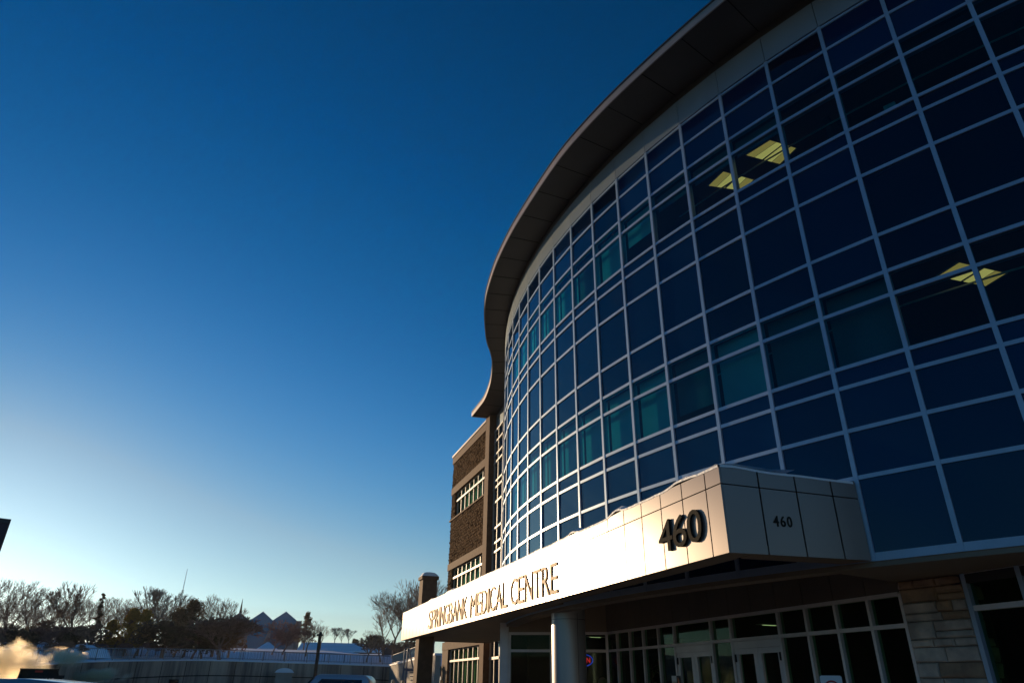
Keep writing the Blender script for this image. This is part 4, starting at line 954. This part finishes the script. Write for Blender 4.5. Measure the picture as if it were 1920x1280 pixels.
def house(px0, px1, yr, ye, D, dep, label, hip=.15, wall_h=2.6, nm='house'):
    l, r_ = atd(px0, ye, D), atd(px1, ye, D); u_ = V(r_.x-l.x, r_.y-l.y).normalized(); n_ = V(-u_.y, u_.x); L = V(r_.x-l.x, r_.y-l.y).length
    if n_.dot(V(l.x, l.y)) < 0: n_ = -n_
    o = V(l.x, l.y); zr = atd((px0+px1)/2, yr, D+dep/2).z; ze = (l.z+r_.z)/2
    h = empty(nm, (o.x+u_.x*L/2, o.y+u_.y*L/2, ze-wall_h), label, 'house')
    mb = MB(); mb.obox(o, u_, n_, .3, L-.3, .4, dep-.4, ze-wall_h-2, ze); mb.build('wall', M['housewall'], h)
    mb = MB(); e = [o, o+u_*L, o+u_*L+n_*dep, o+n_*dep]; e = [V(p.x, p.y, ze) for p in e]; hx = hip*L
    a_ = o+u_*hx+n_*dep/2; b_ = o+u_*(L-hx)+n_*dep/2; a_.z = b_.z = zr
    mb.face([e[0], e[1], b_, a_]); mb.face([e[1], e[2], b_]); mb.face([e[2], e[3], a_, b_]); mb.face([e[3], e[0], a_]); mb.face([p-Z3*.02 for p in e][::-1])
    mb.hexa([p-Z3*.2 for p in e], [p-Z3*.01 for p in e]); mb.build('roof', M['snow'], h)
    k = max(2, int(L/5))
    for i in range(k):
        wf = MB(); t = L*(i+.5)/k; wf.obox(o, u_, n_, t-.6, t+.6, .34, .4, ze-1.7, ze-.6); wf.build('window', M['carglass'], h)
house(478, 523, 1203, 1217.5, 130, 8, 'small house with a steep snowy roof left of the brown tree', .45)
house(556, 742, 1205, 1219.5, 150, 14, 'long low building with a broad snow-covered roof behind the pole', .02)
house(533, 639, 1221.5, 1229.5, 108, 9, 'low nearer house with a shallow snowy roof left of the pole', .42)
house(575, 682, 1217, 1225, 118, 8, 'low house with a snowy roof tip showing right of the pole', .45)
# dark gable end right of the long roof
l = atd(715, 1232, 104); r_ = atd(752, 1232, 104); pk_ = atd(735, 1204, 104)
hh = empty('garage', (l.x, l.y, 2), 'dark gabled shed between the snowy roofs and the bare trees', 'shed')
mb = MB(); pts = [V(l.x, l.y, 2), V(r_.x, r_.y, 2), V(r_.x, r_.y, atd(752, 1214, 104).z), pk_, V(l.x, l.y, atd(715, 1222, 104).z)]; mb.hexa(pts, [p+V(0, 7, 0) for p in pts]); mb.build('wall', M['housewall'], hh)
# lattice mast far away
mt = atd(351.5, 1066, 158); mbot = V(mt.x, mt.y, 4); o = empty('radio_mast', mbot, 'thin distant lattice mast above the evergreen trees', 'mast')
mb = MB()
for k in range(3):
    a = k*2.094; dx, dy = .2*math.cos(a), .2*math.sin(a); mb.tube((mt.x+dx, mt.y+dy, 4), (mt.x+dx*.8, mt.y+dy*.8, mt.z-4), .06, .05, 4)
for i in range(60):
    z0 = 4+(mt.z-8)*i/60; a = (i % 3)*2.094; b = ((i+1) % 3)*2.094; mb.tube((mt.x+.2*math.cos(a), mt.y+.2*math.sin(a), z0), (mt.x+.2*math.cos(b), mt.y+.2*math.sin(b), z0+(mt.z-8)/60), .03, .03, 3)
mb.build('lattice', M['darkrail'], o); mb = MB(); mb.tube((mt.x, mt.y, mt.z-4), mt, .08, .04, 6); mb.build('antenna', M['white'], o)

# ------------------------------------------------------------------ trees
def bare_tree(seed, h=10, spread=.5, levels=6, up=.25, base=.18, kids=(2, 3), m='bark', first=.28, tw=.022, side=.8):
    rg = random.Random(seed); root = empty('bare_tree', (0, 0, 0)); tr = MB(); cr = MB()
    def grow(p, d, L, r_, lv):
        segs = 3 if lv < 3 else 2; q = p
        for s in range(segs):
            d = (d+V(rg.uniform(-1, 1), rg.uniform(-1, 1), rg.uniform(-.4, .6))*.16).normalized(); q2 = q+d*(L/segs)
            r2 = max(r_*(.88 if lv < 3 else .8), tw*.7); (tr if lv <= 1 else cr).tube(q, q2, r_, r2, 7 if lv < 2 else (4 if lv < 4 else 3), cap=False); q = q2; r_ = r2
            if lv >= 1 and lv < levels and rg.random() < side:
                dd = (d+V(rg.uniform(-1, 1), rg.uniform(-1, 1), rg.uniform(-.3, .8))*.9).normalized(); grow(q, dd, L*.6, max(r_*.5, tw), min(levels, lv+2))
        if lv >= levels: return
        n = rg.choice(kids) + (1 if lv == 0 else 0)
        for k in range(n):
            a = 2*math.pi*(k/n)+rg.uniform(-.5, .5)+lv*1.7; tilt = spread*rg.uniform(.5, 1.3)
            x = d.orthogonal().normalized(); y = d.cross(x); dd = (d*math.cos(tilt)+(x*math.cos(a)+y*math.sin(a))*math.sin(tilt)); dd = (dd+Z3*up).normalized()
            grow(q, dd, L*rg.uniform(.66, .86), max(r_*rg.uniform(.60, .76), tw), lv+1)
    grow(V(0, 0, -.3), V(rg.uniform(-.08, .08), rg.uniform(-.08, .08), 1).normalized(), h*first, base, 0)
    zm = sorted(v[2] for v in cr.v)[int(len(cr.v)*.995)]; s_ = h/zm
    for b in (tr, cr): b.v = [(x*s_, y*s_, z*s_) for x, y, z in b.v]
    tr.build2('trunk', M[m], root); cr.build2('crown', M[m], root); return root
def leafy_tree(seed, h, w_, m, n=9000, clumps=60, name='evergreen_tree', leaf=.13, conic=.5, div=5):
    rg = random.Random(seed); root = empty(name, (0, 0, 0)); tr = MB(); tr.tube((0, 0, -.5), (0, 0, h*.9), .16, .03, 7)
    cr = MB(); cs = []
    for _ in range(clumps):
        z = rg.uniform(.12, 1)**.9; rmax = w_/2*((1-z)**conic if z > .3 else .95); a = rg.uniform(0, 6.283); rr = rmax*rg.uniform(.25, 1)
        c = V(rr*math.cos(a), rr*math.sin(a), z*h); cs.append((c, rg.uniform(.35, .9)*w_/div)); tr.tube((0, 0, z*h*.75), c, .04, .012, 4, cap=False)
    for _ in range(n):
        c, r_ = rg.choice(cs); d = V(rg.gauss(0, 1), rg.gauss(0, 1), rg.gauss(0, .75)).normalized()*r_*rg.uniform(.3, 1)**.5
        p = c+d; u_ = V(rg.uniform(-1, 1), rg.uniform(-1, 1), rg.uniform(-1, 1)).normalized(); v_ = u_.orthogonal().normalized(); s_ = leaf*rg.uniform(.6, 1.5)
        cr.face([p-u_*s_, p+v_*s_*.45, p+u_*s_, p-v_*s_*.45])
    tr.build2('trunk', M['bark'], root); cr.build2('crown', M[m], root); return root
protos = {}
def proto(key, fn): protos[key] = [fn, None]
proto('round', lambda: bare_tree(1, 10, .52, 6, .14, kids=(2, 2, 3), base=.24, tw=.023, side=.78)); proto('tall', lambda: bare_tree(2, 10, .40, 6, .22, kids=(2, 2, 3), base=.24, tw=.023, side=.78)); proto('spiky', lambda: bare_tree(5, 10, .55, 5, .32, kids=(2, 3), first=.22, side=.5, tw=.028, base=.2))
proto('vase', lambda: bare_tree(4, 10, .38, 5, .45, kids=(3, 3), m='barkpale', first=.16, base=.12, tw=.016)); proto('dense', lambda: bare_tree(8, 7, .62, 6, .05, kids=(3, 3), m='barkred', first=.18, base=.12, tw=.02, side=.6))
proto('shrub', lambda: bare_tree(9, 4, .65, 5, .15, kids=(3, 4), m='barkred', first=.12, base=.05, tw=.016)); proto('shrub2', lambda: bare_tree(14, 4, .6, 5, .2, kids=(3, 3), m='bark', first=.12, base=.05, tw=.016))
proto('olive', lambda: leafy_tree(21, 6.5, 4.2, 'leafolive', 10000, 120, conic=.5, div=8)); proto('darkev', lambda: leafy_tree(22, 8, 7.5, 'leafdark', 7000, 230, leaf=.13, conic=.5, div=8)); proto('autumn', lambda: leafy_tree(23, 4.5, 5, 'leafbrown', 3800, 80, name='shrub', leaf=.11, conic=.4, div=8))
proto('evbush', lambda: leafy_tree(24, 3.2, 4.5, 'leafdark', 7000, 40, name='evergreen_bush', leaf=.12, conic=.35)); proto('pine', lambda: leafy_tree(25, 8, 6.0, 'leafdark', 5500, 120, name='pine_tree', leaf=.12, conic=.7, div=9))
proto('ivy', lambda: leafy_tree(26, 8, 1.1, 'leafdark', 5000, 60, name='ivy_covered_trunk', leaf=.12, conic=.25))
H0 = {'round': 10, 'tall': 10, 'spiky': 10, 'vase': 10, 'dense': 7, 'shrub': 4, 'shrub2': 4, 'olive': 6.5, 'darkev': 8, 'autumn': 4.5, 'evbush': 3.2, 'pine': 8, 'ivy': 8}
NM = {'shrub': 'bare_shrub', 'shrub2': 'bare_shrub', 'dense': 'brown_tree'}
CATS = {'shrub': 'shrub', 'shrub2': 'shrub', 'autumn': 'shrub', 'evbush': 'bush', 'ivy': 'tree trunk'}
def tree(key, px, ytop, ybase, D, label, wx=1., rot=None, group=None):
    pr = protos[key]
    if pr[1] is None: pr[1] = pr[0](); o = pr[1]
    else: o = copy_tree(pr[1])
    b = atd(px, ybase, D); t = atd(px, ytop, D); s = (t.z-b.z)/H0[key]
    # the crown's pixel column belongs to the upper crown: keep the foot straight below it
    c = atd(px, (ytop+ybase)/2, D); o.location = (c.x, c.y, b.z-.1); o.scale = (s*wx, s*wx, s); o.rotation_euler = (0, 0, rnd.uniform(0, 6.28) if rot is None else rot)
    if key in NM: o.name = NM[key]
    if 'label' in o: del o['label']
    if 'group' in o: del o['group']
    tag(o, label, CATS.get(key, 'tree'), group); return o
TR = [
 ('tall', -40, 1080, 1216, 84, 'tall bare tree mostly cut off by the left edge of the frame'),
 ('tall', 22, 1086, 1214, 86, 'tallest bare tree near the left edge below the dark tower'),
 ('round', 58, 1106, 1216, 92, 'bare rounded tree right beside the tall one at the left edge'),
 ('round', 92, 1104, 1216, 96, 'second bare rounded tree from the left, twiggy all over'),
 ('tall', 122, 1108, 1216, 95, 'slim bare tree between the rounded tree and the spiky one'),
 ('spiky', 152, 1090, 1216, 94, 'spiky bare tree with branches poking highest above the wood'),
 ('ivy', 182, 1110, 1216, 92, 'narrow trunk thickly covered in ivy beside the spiky tree'),
 ('round', 208, 1117, 1218, 100, 'bare fine-twigged tree just right of the ivy-covered trunk'),
 ('round', 240, 1119, 1218, 106, 'bare tree showing above the two olive evergreens'),
 ('olive', 243, 1136, 1221, 92, 'olive-yellow evergreen, left and larger of the olive pair'),
 ('olive', 268, 1139, 1221, 91, 'olive-yellow evergreen, right and slimmer of the olive pair'),
 ('olive', 208, 1158, 1222, 91, 'low olive bush-like evergreen left of the olive pair'),
 ('vase', 300, 1100, 1219, 102, 'fan-shaped pale bare tree left of the radio mast'),
 ('darkev', 356, 1124, 1223, 94, 'broad dark evergreen right below the radio mast'),
 ('darkev', 330, 1140, 1223, 98, 'dark evergreen half hidden behind the broad one under the mast'),
 ('tall', 398, 1116, 1221, 98, 'bare tree between the broad dark evergreen and the church'),
 ('spiky', 418, 1124, 1221, 100, 'sparse bare tree overlapping the left church gable'),
 ('autumn', 434, 1166, 1224, 90, 'orange-brown leafy shrub in front of the left church gable'),
 ('darkev', 405, 1168, 1224, 92, 'low dark evergreen left of the orange-brown shrub'),
 ('dense', 534, 1163, 1221, 100, 'dense reddish-brown round tree in front of the right church gable'),
 ('dense', 514, 1178, 1222, 102, 'smaller reddish-brown tree left of the dense round one'),
 ('pine', 574, 1147, 1212, 112, 'narrow dark pine right of the church'),
 ('round', 578, 1160, 1226, 98, 'bare wide-branching tree in front of the narrow pine'),
 ('round', 603, 1172, 1214, 122, 'small bare tree just behind the top of the pole'),
 ('vase', 628, 1174, 1208, 165, 'small pale distant tree, first right of the pole'),
 ('tall', 641, 1178, 1208, 168, 'small slim distant tree, second right of the pole'),
 ('vase', 656, 1177, 1208, 165, 'small pale distant tree, third right of the pole'),
 ('evbush', 666, 1196, 1208, 160, 'low dark evergreen clump on the skyline above the long snowy roof'),
 ('round', 698, 1180, 1224, 112, 'small bare tree in front of the long snowy roof, left of the tall group'),
 ('tall', 722, 1124, 1226, 104, 'bare tree at the left of the tall group behind the canopy end'),
 ('round', 742, 1110, 1228, 100, 'tall bare tree in the middle of the group behind the canopy end'),
 ('tall', 786, 1086, 1230, 96, 'tallest bare tree showing above the canopy beside the stone pillar'),
 ('round', 815, 1094, 1230, 99, 'bare tree between the stone pillar and the brick wing'),
 ('round', 764, 1102, 1230, 103, 'bare tree close behind the canopy corner'),
]
for k, px, yt, yb, D, lab in TR: tree(k, px, yt, yb, D, lab, wx=(1.35 if k in ('dense', 'vase') else 1.1))
for i in range(14):
    px = -20+i*29+rnd.uniform(-8, 8)
    tree(('round', 'tall')[i % 2], px, 1128+rnd.uniform(-8, 12), 1216, 108+rnd.uniform(-3, 8), 'bare tree in the back row of the wood, seen between the nearer crowns', wx=1.25, group='bare trees in the back row of the wood')
# undergrowth along the crest
x = -30; i = 0
while x < 432:
    k = ('shrub', 'shrub2', 'shrub', 'shrub2', 'evbush')[i % 5]; yt = (1170 if not 185 < x < 300 else 1190)+rnd.uniform(-22, 22)
    tree(k, x, yt, 1222 if x > 180 else 1216, 87+rnd.uniform(0, 8) if x > 60 else 80+rnd.uniform(0, 6), 'dark tangled undergrowth shrub at the foot of the trees behind the railing', wx=1.5, group='undergrowth at the foot of the trees'); x += 18; i += 1
for x, yb in ((48, 1226), (66, 1224), (84, 1226), (101, 1223), (118, 1225), (134, 1224), (150, 1225)): tree('shrub2', x, yb-22+rnd.uniform(-6, 6), yb, 72, 'small twiggy shrub in the snow just behind the left bend of the railing', wx=1.3, group='small shrubs behind the left railing bend')
for x in (690, 716, 745, 770, 792): tree('shrub2', x, 1196+rnd.uniform(-8, 8), 1230, 97, 'bare twiggy shrub below the tall bare group behind the canopy end', wx=1.4, group='shrubs below the tall bare group')
# snow mounds left
for i, (px, py, w_, D) in enumerate([(120, 1213, 1.7, 80), (162, 1209, 1.9, 83), (192, 1216, 1.0, 84), (38, 1210, 2.2, 78)]):
    c = atd(px, py, D); mb = MB(); n1, n2 = 16, 7; rg = random.Random(i)
    def sp2(i_, j_):
        a = 2*math.pi*(i_ % n1)/n1; b = math.pi/2*j_/n2; r_ = w_*math.sin(b)*(1+.25*noise.noise(V(math.cos(a)*2, math.sin(a)*2, b+i*7))); return (c.x+r_*math.cos(a), c.y+r_*math.sin(a)*.6, c.z-1.1+1.1*math.cos(b)*(1+.3*noise.noise(V(a, b*3, i))))
    for i_ in range(n1):
        for j_ in range(n2): mb.face([sp2(i_, j_), sp2(i_, j_+1), sp2(i_+1, j_+1), sp2(i_+1, j_)])
    tag(mb.build('snow_mound', M['snow'], smooth=True), ['rounded heap of snow between the railing and the leftmost dark shrubs', 'snow heap directly below the spiky bare tree', 'small snow heap left of the low olive evergreen', 'wide snow heap below the tallest tree at the left edge'][i], 'snow heap')

# ------------------------------------------------------------------ steam
def steam(name, px, py, D, rx, ry, rz, dens, label, seed, thr=.46, sc_=.8):
    c = atd(px, py, D); m = bpy.data.materials.new(name); m.use_nodes = True; n = m.node_tree.nodes; l = m.node_tree.links; n.clear()
    o = n.new('ShaderNodeOutputMaterial'); v = n.new('ShaderNodeVolumePrincipled'); v.inputs['Color'].default_value = (1, .88, .66, 1); v.inputs['Anisotropy'].default_value = .72
    tc = n.new('ShaderNodeTexCoord'); ns = n.new('ShaderNodeTexNoise'); ns.noise_dimensions = '4D'; ns.inputs['W'].default_value = seed; ns.inputs['Scale'].default_value = sc_; ns.inputs['Detail'].default_value = 7; ns.inputs['Distortion'].default_value = .8
    l.new(tc.outputs['Object'], ns.inputs['Vector'])
    mp = n.new('ShaderNodeMapping'); mp.inputs['Scale'].default_value = (1/rx, 1/ry, 1/rz); l.new(tc.outputs['Object'], mp.inputs['Vector'])
    ln = n.new('ShaderNodeVectorMath'); ln.operation = 'LENGTH'; l.new(mp.outputs[0], ln.inputs[0])
    f = n.new('ShaderNodeMapRange'); f.inputs['From Min'].default_value = 1.; f.inputs['From Max'].default_value = .35; l.new(ln.outputs['Value'], f.inputs['Value'])
    ad = n.new('ShaderNodeMath'); ad.operation = 'MULTIPLY_ADD'; l.new(f.outputs[0], ad.inputs[0]); ad.inputs[1].default_value = .35; l.new(ns.outputs[0], ad.inputs[2])
    r_ = n.new('ShaderNodeMapRange'); r_.inputs['From Min'].default_value = thr+.2; r_.inputs['From Max'].default_value = thr+.42; l.new(ad.outputs[0], r_.inputs['Value'])
    ml_ = n.new('ShaderNodeMath'); ml_.operation = 'MULTIPLY'; l.new(r_.outputs[0], ml_.inputs[0]); l.new(f.outputs[0], ml_.inputs[1])
    m2 = n.new('ShaderNodeMath'); m2.operation = 'MULTIPLY'; l.new(ml_.outputs[0], m2.inputs[0]); m2.inputs[1].default_value = dens
    l.new(m2.outputs[0], v.inputs['Density']); l.new(v.outputs[0], o.inputs['Volume'])
    mb = MB(); n1, n2 = 20, 12
    def s3(i, j): a = 2*math.pi*i/n1; b = math.pi*j/n2; return (rx*math.sin(b)*math.cos(a), ry*math.sin(b)*math.sin(a), rz*math.cos(b))
    for i in range(n1):
        for j in range(n2): mb.face([s3(i, j), s3(i, j+1), s3(i+1, j+1), s3(i+1, j)])
    ob = mb.build(name, m); ob.location = c; tag(ob, label, 'steam', kind='stuff'); return ob
steam('steam_cloud', 12, 1243, 46, 2.7, 1.5, 1.6, 2.2, 'billowing golden sunlit steam above the dark container at the left edge', 1.3)
steam('steam_cloud', 120, 1232, 68, 2.6, 1.2, .95, 2.2, 'golden steam puff drifting over the railing at left', 4.1)
steam('steam_cloud', 178, 1266, 70.3, 4.2, .8, .9, 4.0, 'thin bluish steam in the shade in front of the concrete wall', 7.7)

# ------------------------------------------------------------------ winter haze
mb = MB(); mb.box(-420, 420, -90, 640, GZ-1, 25)
m = bpy.data.materials.new('haze'); m.use_nodes = True; n = m.node_tree.nodes; l = m.node_tree.links; n.clear()
o = n.new('ShaderNodeOutputMaterial'); v = n.new('ShaderNodeVolumePrincipled'); v.inputs['Color'].default_value = (.95, .95, .96, 1); v.inputs['Density'].default_value = .00015; v.inputs['Anisotropy'].default_value = .35
l.new(v.outputs[0], o.inputs['Volume']); tag(mb.build('haze', m), 'thin winter haze softening the far trees and church', 'haze', kind='stuff')
